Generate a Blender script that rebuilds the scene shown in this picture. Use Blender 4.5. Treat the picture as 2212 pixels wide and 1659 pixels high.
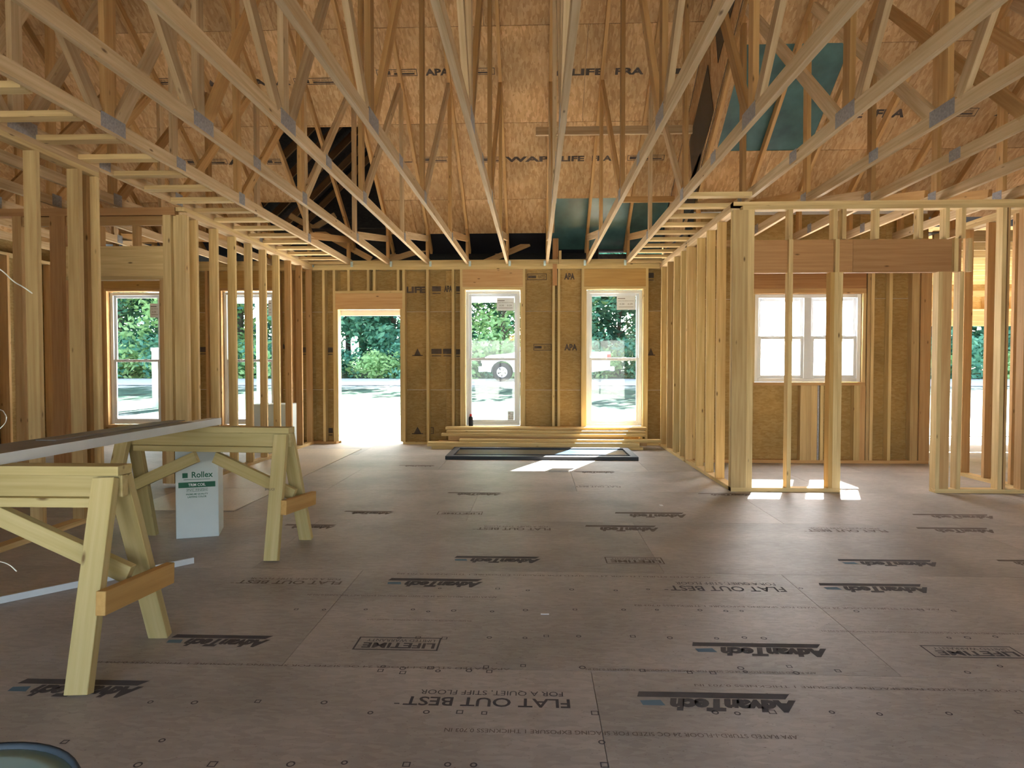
import bpy, bmesh, math, random
from mathutils import Vector, Matrix
random.seed(7)
S = bpy.context.scene
for o in list(bpy.data.objects): bpy.data.objects.remove(o)
COL = S.collection

# ---------------------------------------------------------------- camera, light, exposure
CAMZ, FPX, PITCH, YAW = 1.201, 1369.1, 0.0272, 0.0372
cam = bpy.data.cameras.new('camera'); cam.sensor_width = 36; cam.sensor_fit = 'HORIZONTAL'
cam.lens = 36*FPX/2212; cam.clip_start = 0.05; cam.clip_end = 500
co = bpy.data.objects.new('camera', cam); COL.objects.link(co); S.camera = co
co.location = (0, 0, CAMZ); co.rotation_euler = (math.pi/2-PITCH, 0, YAW)

W = bpy.data.worlds.new('sky'); S.world = W; W.use_nodes = True
wn = W.node_tree.nodes; wl = W.node_tree.links
sky = wn.new('ShaderNodeTexSky'); sky.sky_type = 'NISHITA'; sky.sun_disc = False
sky.sun_elevation = math.radians(39.1); sky.air_density = 1.0; sky.dust_density = 1.5
hsv = wn.new('ShaderNodeHueSaturation'); hsv.inputs['Saturation'].default_value = .7; wl.new(sky.outputs[0], hsv.inputs['Color'])
bg = wn['Background']; wl.new(hsv.outputs[0], bg.inputs[0]); bg.inputs[1].default_value = 1.15

sun = bpy.data.lights.new('sun', 'SUN'); sun.energy = 110; sun.angle = math.radians(0.55); sun.color = (1, .96, .9)
so = bpy.data.objects.new('sun', sun); COL.objects.link(so)
SD = Vector((-1.18, -2.63, -2.345)); so.rotation_euler = SD.to_track_quat('-Z', 'Y').to_euler()
sky.sun_rotation = math.atan2(1.18, 2.63)

S.view_settings.view_transform = 'Standard'; S.view_settings.look = 'None'
S.view_settings.gamma = 1; S.view_settings.use_curve_mapping = False
S.view_settings.exposure = 0.45

# ---------------------------------------------------------------- pixel -> world helpers (design measurements)
def ray(px, py):
    a, b = (px-1106)/FPX, (829.5-py)/FPX
    cp, sp, cy, sy = math.cos(PITCH), math.sin(PITCH), math.cos(YAW), math.sin(YAW)
    return Vector((cy*a-sy*sp*b-sy*cp, sy*a+cy*sp*b+cy*cp, cp*b-sp))
def XY(px, Y, py=800): d = ray(px, py); return d.x*Y/d.y
def ZY(py, Y, px=1106): d = ray(px, py); return CAMZ+d.z*Y/d.y
def FLR(px, py): d = ray(px, py); t = -CAMZ/d.z; return d.x*t, d.y*t
def YF(py, px=1106): return FLR(px, py)[1]

# ---------------------------------------------------------------- materials
def mat(name, rough=.7, base=(.5, .5, .5), metal=0, spec=.3):
    m = bpy.data.materials.new(name); m.use_nodes = True
    b = m.node_tree.nodes['Principled BSDF']
    b.inputs['Base Color'].default_value = (*base, 1); b.inputs['Roughness'].default_value = rough
    b.inputs['Metallic'].default_value = metal; b.inputs['Specular IOR Level'].default_value = spec
    return m, m.node_tree.nodes, m.node_tree.links, b
def mapping(n, l, scale, rnd=True):
    tc = n.new('ShaderNodeTexCoord'); mp = n.new('ShaderNodeMapping'); mp.inputs['Scale'].default_value = scale
    if rnd:
        oi = n.new('ShaderNodeObjectInfo'); mu = n.new('ShaderNodeMath'); mu.operation = 'MULTIPLY'
        mu.inputs[1].default_value = 37.0; l.new(oi.outputs['Random'], mu.inputs[0])
        ad = n.new('ShaderNodeVectorMath'); ad.operation = 'ADD'
        l.new(tc.outputs['Object'], ad.inputs[0]); l.new(mu.outputs[0], ad.inputs[1]); l.new(ad.outputs[0], mp.inputs[0])
        return mp, oi
    l.new(tc.outputs['Object'], mp.inputs[0]); return mp, None
def ramp(n, stops):
    r = n.new('ShaderNodeValToRGB'); e = r.color_ramp.elements
    while len(e) < len(stops): e.new(.5)
    for k, (p, c) in enumerate(stops): e[k].position = p; e[k].color = (*c, 1)
    return r
def mixc(n, l, a, b, f, mode='MIX'):
    m = n.new('ShaderNodeMix'); m.data_type = 'RGBA'; m.blend_type = mode
    for s, v in ((6, a), (7, b)):
        if isinstance(v, tuple): m.inputs[s].default_value = (*v, 1)
        else: l.new(v, m.inputs[s])
    if isinstance(f, (int, float)): m.inputs[0].default_value = f
    else: l.new(f, m.inputs[0])
    return m.outputs[2]
def wood(name, c1, c2, knot=(.12, .06, .02), vary=.25, grain=1.0):
    m, n, l, b = mat(name, .75)
    mp, oi = mapping(n, l, (1.2*grain, 26*grain, 26*grain))
    nz = n.new('ShaderNodeTexNoise'); nz.inputs['Scale'].default_value = 1.6; nz.inputs['Detail'].default_value = 5
    l.new(mp.outputs[0], nz.inputs[0])
    r = ramp(n, [(.32, c1), (.68, c2)]); l.new(nz.outputs[0], r.inputs[0])
    mk, _ = mapping(n, l, (3.2, 9, 9))
    vo = n.new('ShaderNodeTexVoronoi'); vo.inputs['Scale'].default_value = 1.0; l.new(mk.outputs[0], vo.inputs[0])
    rk = ramp(n, [(.035, (.85, .85, .85)), (.10, (0, 0, 0))]); l.new(vo.outputs['Distance'], rk.inputs[0])
    c = mixc(n, l, r.outputs[0], knot, rk.outputs[0])
    rv = ramp(n, [(0, (1-vary, 1-vary*1.15, 1-vary*1.3)), (.5, (1, 1, 1)), (1, (1+vary*.15, 1+vary*.1, 1.0))]); l.new(oi.outputs['Random'], rv.inputs[0])
    c = mixc(n, l, c, rv.outputs[0], 1.0, 'MULTIPLY')
    l.new(c, b.inputs['Base Color'])
    bp = n.new('ShaderNodeBump'); bp.inputs['Strength'].default_value = .12; bp.inputs['Distance'].default_value = .004
    l.new(nz.outputs[0], bp.inputs['Height']); l.new(bp.outputs[0], b.inputs['Normal'])
    return m
def osb(name, c1, c2, c3, rough=.75, bump=.2, blot=.25, scale=1.0, vary=.18):
    m, n, l, b = mat(name, rough)
    mp, oi = mapping(n, l, (9*scale, 26*scale, 9*scale))
    vo = n.new('ShaderNodeTexVoronoi'); vo.inputs['Scale'].default_value = 1.7
    nd = n.new('ShaderNodeTexNoise'); nd.inputs['Scale'].default_value = .6; nd.inputs['Detail'].default_value = 3
    l.new(mp.outputs[0], nd.inputs[0])
    dm = n.new('ShaderNodeVectorMath'); dm.operation = 'MULTIPLY_ADD'; dm.inputs[1].default_value = (1.2, 1.2, 1.2)
    l.new(nd.outputs['Color'], dm.inputs[0]); l.new(mp.outputs[0], dm.inputs[2]); l.new(dm.outputs[0], vo.inputs[0])
    sp = n.new('ShaderNodeSeparateColor'); l.new(vo.outputs['Color'], sp.inputs[0])
    r = ramp(n, [(0, c1), (.5, c2), (1, c3)]); l.new(sp.outputs[0], r.inputs[0])
    mp2, _ = mapping(n, l, (1.3, 1.3, 1.3)); n2 = n.new('ShaderNodeTexNoise'); n2.inputs['Scale'].default_value = 1.2; n2.inputs['Detail'].default_value = 4
    l.new(mp2.outputs[0], n2.inputs[0])
    rb = ramp(n, [(.35, (1-blot, 1-blot*1.1, 1-blot*1.2)), (.65, (1.05, 1.0, .97))]); l.new(n2.outputs[0], rb.inputs[0])
    c = mixc(n, l, r.outputs[0], rb.outputs[0], 1.0, 'MULTIPLY')
    n3 = n.new('ShaderNodeTexNoise'); n3.inputs['Scale'].default_value = 5; l.new(mp.outputs[0], n3.inputs[0])
    rs = ramp(n, [(.68, (1, 1, 1)), (.74, (.45, .4, .35))]); l.new(n3.outputs[0], rs.inputs[0])
    c = mixc(n, l, c, rs.outputs[0], 1.0, 'MULTIPLY')
    rv = ramp(n, [(0, (1-vary, 1-vary, 1-vary)), (1, (1, 1, 1))]); l.new(oi.outputs['Random'], rv.inputs[0])
    c = mixc(n, l, c, rv.outputs[0], 1.0, 'MULTIPLY')
    l.new(c, b.inputs['Base Color'])
    bp = n.new('ShaderNodeBump'); bp.inputs['Strength'].default_value = bump; bp.inputs['Distance'].default_value = .003
    l.new(sp.outputs[1], bp.inputs['Height']); l.new(bp.outputs[0], b.inputs['Normal'])
    return m
def flat(name, c, rough=.6, metal=0, spec=.3, noise=.0, ns=4):
    m, n, l, b = mat(name, rough, c, metal, spec)
    nz = n.new('ShaderNodeTexNoise'); nz.inputs['Scale'].default_value = ns; nz.inputs['Detail'].default_value = 4
    tc = n.new('ShaderNodeTexCoord'); l.new(tc.outputs['Object'], nz.inputs[0])
    k = max(noise, .04)
    r = ramp(n, [(.3, tuple(v*(1-k) for v in c)), (.7, tuple(min(1, v*(1+k)) for v in c))])
    l.new(nz.outputs[0], r.inputs[0]); l.new(r.outputs[0], b.inputs['Base Color'])
    return m
M = {}
M['stud'] = wood('stud_wood', (.56, .38, .17), (.72, .54, .27), vary=.28)
M['studw'] = wood('far_stud_wood', (.58, .41, .17), (.72, .55, .27), vary=.15)
M['warm'] = wood('warm_wood', (.50, .29, .12), (.61, .39, .18), vary=.3)
M['truss'] = wood('truss_wood', (.52, .35, .18), (.68, .50, .30), vary=.25)
M['web'] = wood('truss_web_wood', (.50, .28, .10), (.62, .38, .16), vary=.35)
M['horse'] = wood('sawhorse_wood', (.46, .37, .155), (.56, .46, .23), vary=.12)
M['header'] = wood('header_wood', (.39, .195, .08), (.48, .265, .115), vary=.15)
M['headerf'] = wood('fir_header_wood', (.56, .32, .13), (.66, .42, .20), vary=.15)
M['orange'] = wood('orange_block_wood', (.46, .27, .085), (.55, .34, .12), vary=.1)
M['roof'] = osb('roof_osb', (.56, .33, .14), (.68, .43, .20), (.78, .53, .28))
M['walls'] = osb('wall_osb', (.41, .26, .085), (.46, .30, .105), (.51, .35, .14), bump=.3, scale=1.4)
M['floor'] = osb('floor_osb', (.40, .38, .36), (.44, .42, .40), (.48, .46, .44), rough=.5, bump=.06, blot=.26, scale=1.6, vary=.12)
M['thin'] = osb('hardboard', (.58, .52, .44), (.60, .54, .46), (.62, .56, .48), rough=.4, bump=.02, blot=.12)
M['dark'] = osb('unlit_attic_board', (.05, .045, .04), (.065, .055, .05), (.08, .07, .06))  # darkness of the unlit attic put into the board colour
M['teal'] = flat('green_underlayment', (.06, .14, .135), .28, spec=.6, noise=.45, ns=3)
M['felt'] = flat('black_felt', (.015, .015, .02), .35, spec=.5, noise=.3)
M['plate'] = flat('galvanised_plate', (.38, .38, .40), .5, .6, noise=.2, ns=60)
M['clip'] = flat('galvanised_clip', (.55, .68, .66), .35, .6, noise=.2, ns=60)
M['white'] = flat('white_vinyl', (.72, .75, .78), .4, noise=.03)
M['paint'] = flat('white_paint', (.8, .8, .8), .5, noise=.03)
M['paper'] = flat('sticker_paper', (.75, .78, .8), .6)
M['ink'] = flat('ink', (.085, .08, .085), .8, noise=.2, ns=9)
M['faint'] = flat('faint_ink', (.15, .12, .105), .8, noise=.2, ns=9)
M['blue'] = flat('blue_ink', (.12, .20, .27), .8, noise=.2)
M['oink'] = flat('sheathing_ink', (.09, .065, .05), .8, noise=.3, ns=12)
M['green'] = flat('green_ink', (.02, .12, .07), .6)
M['card'] = flat('white_cardboard', (.56, .62, .62), .6, noise=.05)
M['alu'] = flat('painted_aluminium', (.60, .64, .66), .45, .1, noise=.08)
M['aludark'] = flat('dark_metal_and_reflection', (.22, .22, .22), .5, .2, noise=.2)  # dark metal; on the channel top it paints the reflected dark rafters
M['glasdark'] = flat('dark_glass', (.03, .05, .08), .18, spec=.6, noise=.4, ns=2)
M['black'] = flat('black_plastic', (.02, .02, .025), .5)
M['rubber'] = flat('rubber', (.02, .02, .022), .8)
M['car'] = flat('white_car_paint', (.82, .84, .86), .25, spec=.5)
M['red'] = flat('red_lens', (.5, .02, .02), .3)
M['chrome'] = flat('alloy', (.7, .7, .72), .3, .7)
M['bucket'] = flat('pale_green_plastic', (.33, .55, .58), .45, noise=.06)
M['bucketd'] = flat('dark_rim_plastic', (.05, .07, .09), .5)
M['concrete'] = flat('concrete', (.62, .62, .60), .9, noise=.1)
M['bark'] = flat('bark', (.09, .075, .06), .9, noise=.4, ns=5)
M['road'] = flat('road_gravel', (.42, .42, .42), .95, noise=.1)
M['wire'] = flat('wire', (.6, .6, .55), .3, .5)
def glass_mat(name, glare=0):
    m = bpy.data.materials.new(name); m.use_nodes = True; n = m.node_tree.nodes; l = m.node_tree.links; n.clear()
    out = n.new('ShaderNodeOutputMaterial'); t = n.new('ShaderNodeBsdfTransparent'); t.inputs[0].default_value = (.95, .97, .97, 1)
    g = n.new('ShaderNodeBsdfGlossy'); g.inputs['Roughness'].default_value = .03
    mx = n.new('ShaderNodeMixShader'); mx.inputs[0].default_value = .04
    nz = n.new('ShaderNodeTexNoise'); nz.inputs['Scale'].default_value = 2
    r = ramp(n, [(0, (.03, .03, .03)), (1, (.06, .06, .06))]); l.new(nz.outputs[0], r.inputs[0]); l.new(r.outputs[0], mx.inputs[0])
    l.new(t.outputs[0], mx.inputs[1]); l.new(g.outputs[0], mx.inputs[2]); src = mx
    if glare:
        tr = n.new('ShaderNodeBsdfTranslucent'); tr.inputs[0].default_value = (.95, .96, 1, 1)  # white translucent share added to make the twin window panes glow white
        m2 = n.new('ShaderNodeMixShader'); m2.inputs[0].default_value = glare
        l.new(mx.outputs[0], m2.inputs[1]); l.new(tr.outputs[0], m2.inputs[2]); src = m2
    l.new(src.outputs[0], out.inputs[0]); return m
M['glass'] = glass_mat('window_glass'); M['glare'] = glass_mat('glare_window_glass', .55)
def leaf_mat(name, c1, c2):
    m, n, l, b = mat(name, .6)
    mp, oi = mapping(n, l, (1, 1, 1)); nz = n.new('ShaderNodeTexNoise'); nz.inputs['Scale'].default_value = 3.0
    l.new(mp.outputs[0], nz.inputs[0]); r = ramp(n, [(.3, c1), (.7, c2)]); l.new(nz.outputs[0], r.inputs[0])
    l.new(r.outputs[0], b.inputs['Base Color'])
    tr = n.new('ShaderNodeBsdfTranslucent'); l.new(r.outputs[0], tr.inputs[0])
    mx = n.new('ShaderNodeMixShader'); mx.inputs[0].default_value = .45
    out = n['Material Output']; l.new(b.outputs[0], mx.inputs[1]); l.new(tr.outputs[0], mx.inputs[2]); l.new(mx.outputs[0], out.inputs[0])
    return m
M['leaf1'] = leaf_mat('leaves_mid', (.05, .20, .15), (.20, .45, .28))
M['leaf2'] = leaf_mat('leaves_bright', (.22, .42, .16), (.45, .65, .30))
M['leaf3'] = leaf_mat('leaves_dark', (.03, .13, .11), (.12, .30, .21))

# ---------------------------------------------------------------- object helpers
def link(o, parent=None):
    COL.objects.link(o)
    if parent is not None:
        o.parent = parent; o.location = Vector(o.location)-ORG[parent.name]
    return o
ORG = {}
def root(name, loc, label=None, cat=None, group=None, kind=None):
    o = bpy.data.objects.new(name, None); o.location = loc; o.empty_display_size = .1
    COL.objects.link(o); ORG[o.name] = Vector(loc); tagit(o, label, cat, group, kind); return o
def tagit(o, label=None, cat=None, group=None, kind=None):
    if label: o['label'] = label
    if cat: o['category'] = cat
    if group: o['group'] = group
    if kind: o['kind'] = kind
    return o
MC = {}
def beam_mesh(L, w, h, m, bev=0):
    k = (round(L, 3), round(w, 4), round(h, 4), m, bev)
    if k not in MC:
        bm = bmesh.new(); bmesh.ops.create_cube(bm, size=1)
        for v in bm.verts: v.co = Vector(((v.co.x+.5)*L, v.co.y*w, v.co.z*h))
        if bev: bmesh.ops.bevel(bm, geom=bm.edges[:], offset=bev, segments=2, affect='EDGES', profile=.5)
        me = bpy.data.meshes.new('piece'); bm.to_mesh(me); bm.free(); me.materials.append(M[m]); MC[k] = me
    return MC[k]
def beam(name, p0, p1, w, h, m, parent, up=(0, 0, 1), bev=0, label=None):
    """piece of lumber from p0 to p1 (centre line); w across, h along 'up'"""
    p0 = Vector(p0); p1 = Vector(p1); d = p1-p0; L = d.length; x = d.normalized(); u = Vector(up)
    y = u.cross(x)
    if y.length < 1e-4: y = Vector((0, 1, 0)).cross(x)
    y.normalize(); z = x.cross(y)
    o = bpy.data.objects.new(name, beam_mesh(L, w, h, m, bev))
    o.rotation_euler = Matrix((x, y, z)).transposed().to_euler(); o.location = p0
    if label: o['label'] = label
    return link(o, parent)
def bx(name, x, y, z, m, parent=None, bev=0, label=None):
    """axis aligned box, grain along its longest side"""
    c = [(a+b)/2 for a, b in (x, y, z)]; s = [b-a for a, b in (x, y, z)]; ax = s.index(max(s))
    p0 = list(c); p1 = list(c); p0[ax] -= s[ax]/2; p1[ax] += s[ax]/2
    if ax == 0: w, h, up = s[1], s[2], (0, 0, 1)
    elif ax == 1: w, h, up = s[0], s[2], (0, 0, 1)
    else: w, h, up = s[0], s[1], (0, 1, 0)
    return beam(name, p0, p1, w, h, m, parent, up, bev, label)
def mesh(name, verts, faces, m, parent=None, smooth=False):
    me = bpy.data.meshes.new(name); me.from_pydata([tuple(v) for v in verts], [], faces); me.materials.append(M[m])
    if smooth:
        for p in me.polygons: p.use_smooth = True
    o = bpy.data.objects.new(name, me)
    if parent is not None:
        org = ORG[parent.name]
        for v in me.vertices: v.co -= org
        COL.objects.link(o); o.parent = parent
    else: COL.objects.link(o)
    return o
def slab(name, quad, t, m, parent, up=None):
    """flat sheet: 4 corners, thickness t along the normal"""
    q = [Vector(p) for p in quad]; n = (q[1]-q[0]).cross(q[2]-q[0]).normalized()*t
    org = sum(q, Vector())/4
    x = (q[1]-q[0]).normalized(); z = n.normalized(); y = z.cross(x)
    R = Matrix((x, y, z)).transposed()
    vs = [R.transposed() @ (p-org) for p in q]+[R.transposed() @ (p+n-org) for p in q]
    me = bpy.data.meshes.new(name); me.from_pydata(vs, [], [(0, 3, 2, 1), (4, 5, 6, 7), (0, 1, 5, 4), (1, 2, 6, 5), (2, 3, 7, 6), (3, 0, 4, 7)])
    me.materials.append(M[m]); o = bpy.data.objects.new(name, me); o.location = org; o.rotation_euler = R.to_euler()
    return link(o, parent)
TC = {}
def textmesh(s, italic=0, bold=0):
    k = (s, italic, bold)
    if k not in TC:
        cu = bpy.data.curves.new('print', 'FONT'); cu.body = s; cu.resolution_u = 3; cu.offset = bold; cu.shear = italic
        ob = bpy.data.objects.new('tmp', cu); COL.objects.link(ob)
        me = bpy.data.meshes.new_from_object(ob.evaluated_get(bpy.context.evaluated_depsgraph_get()))
        bpy.data.objects.remove(ob); bpy.data.curves.remove(cu)
        xs = [v.co.x for v in me.vertices]; ys = [v.co.y for v in me.vertices]
        a, b, c, d = min(xs), max(xs), min(ys), max(ys)
        TC[k] = [((v.co.x-a)/(b-a)-.5, (v.co.y-c)/(d-c)-.5) for v in me.vertices], [tuple(p.vertices) for p in me.polygons]
        bpy.data.meshes.remove(me)
    return TC[k]
def print_on(parent, items, origin, ux, uy, m, name='print'):
    """items: ('t',string,cx,cy,w,h[,italic,bold]) | ('r',cx,cy,w,h) | ('p',[(x,y)..]) in the plane (ux,uy) at origin"""
    V, F = [], []
    o = Vector(origin); ux = Vector(ux).normalized(); uy = Vector(uy).normalized()
    def add(pts, fs):
        b = len(V); V.extend([o+ux*x+uy*y for x, y in pts]); F.extend([tuple(b+i for i in f) for f in fs])
    for it in items:
        if it[0] == 't':
            _, s, cx, cy, w, h = it[:6]; p, f = textmesh(s, *(it[6:] or (0, 0))); add([(cx+x*w, cy+y*h) for x, y in p], f)
        elif it[0] == 'r':
            _, cx, cy, w, h = it; add([(cx-w/2, cy-h/2), (cx+w/2, cy-h/2), (cx+w/2, cy+h/2), (cx-w/2, cy+h/2)], [(0, 1, 2, 3)])
        elif it[0] == 'o':
            _, cx, cy, w, h, t = it
            a = [(cx-w/2, cy-h/2), (cx+w/2, cy-h/2), (cx+w/2, cy+h/2), (cx-w/2, cy+h/2)]
            i = [(cx-w/2+t, cy-h/2+t), (cx+w/2-t, cy-h/2+t), (cx+w/2-t, cy+h/2-t), (cx-w/2+t, cy+h/2-t)]
            add(a+i, [(k, (k+1) % 4, 4+(k+1) % 4, 4+k) for k in range(4)])
        else: add(it[1], [tuple(range(len(it[1])))])
    return mesh(name, V, F, m, parent)

D = 9.728; TOP = 2.77; XL = -3.45; XR = 1.88; YC = 6.15
S0 = 2.481
# ---------------------------------------------------------------- ground outside
def gz(y):
    pts = [(-60, -.4), (12.9, -.35), (14, -.05), (16, .08), (24, .46), (27, .58), (35, .68), (90, 3)]
    for (a, za), (b, zb) in zip(pts, pts[1:]):
        if y <= b: return za+(zb-za)*max(0, (y-a)/(b-a))
    return pts[-1][1]
def ground_mat():
    m, n, l, b = mat('yard_ground', .95)
    tc = n.new('ShaderNodeTexCoord'); sx = n.new('ShaderNodeSeparateXYZ'); l.new(tc.outputs['Object'], sx.inputs[0])
    nz = n.new('ShaderNodeTexNoise'); nz.inputs['Scale'].default_value = .5; nz.inputs['Detail'].default_value = 8; nz.inputs['Roughness'].default_value = .65
    l.new(tc.outputs['Object'], nz.inputs[0])
    ma = n.new('ShaderNodeMath'); ma.operation = 'MULTIPLY_ADD'; ma.inputs[1].default_value = 9; l.new(nz.outputs[0], ma.inputs[0]); l.new(sx.outputs[1], ma.inputs[2])
    r = ramp(n, [(0, (.50, .48, .43)), (.25, (.50, .48, .43)), (.30, (.018, .055, .038)), (.47, (.03, .075, .045)), (.52, (.42, .42, .38)), (.56, (.42, .42, .40)), (.62, (.08, .14, .05))])
    mr = n.new('ShaderNodeMapRange'); mr.inputs[1].default_value = 8; mr.inputs[2].default_value = 48; l.new(ma.outputs[0], mr.inputs[0]); l.new(mr.outputs[0], r.inputs[0])
    n2 = n.new('ShaderNodeTexNoise'); n2.inputs['Scale'].default_value = 1.6; n2.inputs['Detail'].default_value = 12; n2.inputs['Roughness'].default_value = .7; l.new(tc.outputs['Object'], n2.inputs[0])
    r2 = ramp(n, [(.40, (.16, .26, .20)), (.52, (.95, .97, .95)), (.7, (1.15, 1.1, 1.1))]); l.new(n2.outputs[0], r2.inputs[0])
    c = mixc(n, l, r.outputs[0], r2.outputs[0], 1, 'MULTIPLY'); l.new(c, b.inputs['Base Color'])
    bp = n.new('ShaderNodeBump'); bp.inputs['Distance'].default_value = .1; l.new(n2.outputs[0], bp.inputs['Height']); l.new(bp.outputs[0], b.inputs['Normal'])
    return m
M['ground'] = ground_mat()
ys = [-60, -30, -10, 0, 8, 10, 12, 12.9, 14, 15, 16, 18, 20, 22, 24, 27, 30, 35, 45, 60, 90]; xs = [-90+12*i for i in range(16)]
gv = [(x, y, gz(y)) for y in ys for x in xs]
gf = [(j*16+i, j*16+i+1, (j+1)*16+i+1, (j+1)*16+i) for j in range(len(ys)-1) for i in range(15)]
tagit(mesh('ground', gv, gf, 'ground'), 'sunlit yard of bare dirt and grass outside the house', 'ground', kind='structure')
rv = [(x, y, gz(y)+.02) for x in (-90, 90) for y in (24.2, 27, 30)]
tagit(mesh('road', rv, [(0, 3, 4, 1), (1, 4, 5, 2)], 'road'), 'pale gravel road crossing behind the yard', 'road', kind='structure')

# ---------------------------------------------------------------- subfloor of tongue-and-groove sheets
fl = root('floor', (0, 0, 0), 'wood panel subfloor with printed lettering and nail marks', 'floor', kind='structure')
jx = {0: 1.42, -1: .22, 1: .75, 2: 1.9, 3: .4, 4: 1.3, 5: 0.0, -2: 1.42, -3: .22, -4: 1.4, -5: .3}
for k in range(-5, 6):
    y0 = S0+k*1.2065; y1 = y0+1.2065
    xa, xb = -7.4, 7.4
    if k == 5: y1 = D+.14
    j = jx[k]
    while j > xa: j -= 2.438
    while j < xb:
        a, b = max(j, xa), min(j+2.438, xb); j += 2.438
        yy1 = y1
        if a >= 4.9 and y0 > 7.9: continue
        if b-a < .02: continue
        bx('sheet', (a+.0012, b-.0012), (y0+.0015, yy1-.0015), (-.02, 0), 'floor', fl)
bx('joist_base', (-7.4, 7.4), (-3.6, 7.9), (-.3, -.021), 'warm', fl)
bx('joist_base', (-7.4, 4.9), (7.9, D+.14), (-.3, -.021), 'warm', fl)
bx('garage_slab', (4.95, 12), (7.95, 12.8), (-.42, -.30), 'concrete', fl)

def adv(xr, yn, w, h, m='ink', blue=True):
    """upside-down logo: xr right edge, yn near edge (bigger = farther)"""
    o = (xr, yn, .0008); ux = (-1, 0, 0); uy = (0, -1, 0)
    it = [('p', [(0.02*w, -h), (w*.98, -h), (w*1.0, -h*.70), (w*.07, -h*.70)]), ('t', 'AdvanTech', w*.41, -h*.33, w*.80, h*.66, .3, .07)]
    print_on(fl, it, o, ux, uy, m)
    if blue: print_on(fl, [('p', [(w*.84, -h*.25), (w*.98, -h*.25), (w*.99, -h*.5), (w*.86, -h*.55)])], o, ux, uy, 'blue')
def fob(xr, yn, w, h, m='ink'):
    print_on(fl, [('t', 'FLAT OUT BEST', w*.47, -h*.3, w*.93, h*.45, 0, .015), ('r', w*.97, -h*.15, w*.03, h*.05), ('t', 'FOR A QUIET, STIFF FLOOR', w*.45, -h*.8, w*.82, h*.28)],
             (xr, yn, .0008), (-1, 0, 0), (0, -1, 0), m)
def life(xr, yn, w, h, m='ink'):
    print_on(fl, [('o', w*.5, -h*.5, w, h, h*.06), ('t', 'LIFETIME', w*.48, -h*.36, w*.86, h*.4, 0, .03), ('t', 'LIMITED WARRANTY', w*.48, -h*.75, w*.82, h*.2)],
             (xr, yn, .0008), (-1, 0, 0), (0, -1, 0), m)
def place(f, x0, x1, ytop, ybot, **k):
    xm = (x0+x1)/2; yb = YF(ybot, xm); ya = YF(ytop, xm); xl = FLR(x0, (ytop+ybot)/2)[0]; xr = FLR(x1, (ytop+ybot)/2)[0]; f(xr, yb, xr-xl, ya-yb, **k)
for a in [(1380, 1725, 1497, 1537), (1500, 1790, 1390, 1418), (360, 585, 1372, 1397), (20, 310, 1468, 1506), (835, 1045, 1250, 1268), (1778, 2008, 1261, 1280), (980, 1170, 1202, 1216), (1818, 2027, 1209, 1223)]:
    place(adv, *a)
for a in [(1265, 1425, 1135, 1148), (1330, 1485, 1107, 1118), (1980, 2148, 1111, 1120), (1990, 2148, 1140, 1151), (740, 850, 1104, 1111), (610, 725, 1133, 1142), (965, 1085, 1064, 1070), (2165, 2300, 1210, 1222), (1510, 1640, 1066, 1071), (860, 940, 1005, 1008), (1240, 1330, 1018, 1022)]:
    place(adv, *a, m='faint', blue=False)
place(fob, 850, 1232, 1488, 1530); place(fob, 1428, 1690, 1256, 1279); place(fob, 500, 742, 1247, 1263, m='faint')
place(fob, 1730, 1910, 1139, 1150, m='faint'); place(fob, 1020, 1190, 1135, 1146, m='faint'); place(fob, 1235, 1340, 1048, 1053, m='faint')
place(life, 768, 950, 1377, 1405); place(life, 2005, 2200, 1396, 1421); place(life, 1308, 1432, 1204, 1218, m='faint'); place(life, 945, 1042, 1105, 1112, m='faint')
tiny = 'APA RATED STURD-I-FLOOR 24 OC SIZED FOR SPACING EXPOSURE 1 THICKNESS 0.703 IN'
for (xr, yy, w, h, s) in [(.85, 2.055, 1.15, .022, tiny), (2.2, YF(1473), 1.6, .016, tiny), (-.1, YF(1446), 1.7, .016, tiny), (1.1, YF(1443), .9, .016, tiny),
                          (1.0, 3.62, 1.8, .02, tiny), (2.2, YF(1353), .9, .016, tiny), (-.3, YF(1343), .5, .016, tiny), (2.0, YF(1304), 1.5, .02, tiny), (-.2, YF(1291), 1, .02, tiny)]:
    print_on(fl, [('t', s, w/2, 0, w, h)], (xr, yy, .0008), (-1, 0, 0), (0, -1, 0), 'faint')
# nail location marks
it = []
for (yy, xs_) in [(1541, [800, 921, 993, 1046, 1285, 1545, 1593, 1668, 1797, 1900, 2050, 2200]), (1377, [863, 903, 960, 1057, 1134, 1250, 1367, 1447, 1548, 1608, 1650, 2050, 2090, 2150, 1180]),
                  (1319, [790, 892, 925, 980, 1063, 1135, 1242, 1347, 1419, 1512, 1568, 1602, 1850, 1990, 2060, 700, 640]),
                  (1451, [822, 870, 946, 1013, 1057, 1388, 1490, 1540, 1610, 1720, 1810, 2090]), (1441, [828, 870, 930, 1050, 1130, 1258, 1600, 1705, 2160]),
                  (1650, [298, 459, 628, 878, 967, 1023, 1306, 744]), (1515, [325, 420, 557, 700]), (1601, [1300, 140, 350]), (1273, [1075, 1140, 1235, 1330, 1400, 950, 1730])]:
    for x in xs_:
        X, y = FLR(x, yy+random.uniform(-3, 3)); r = random.uniform(.010, .014)
        if random.random() < .3: it.append(('o', X, y, 2*r, 2*r, .004))
        else:
            n = 12; ph = [2*math.pi*i/n for i in range(n)]
            for i in range(n):
                a, b = ph[i], ph[(i+1) % n]
                it.append(('p', [(X+r*math.cos(a), y+r*math.sin(a)), (X+r*math.cos(b), y+r*math.sin(b)), (X+(r-.005)*math.cos(b), y+(r-.005)*math.sin(b)), (X+(r-.005)*math.cos(a), y+(r-.005)*math.sin(a))]))
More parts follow.
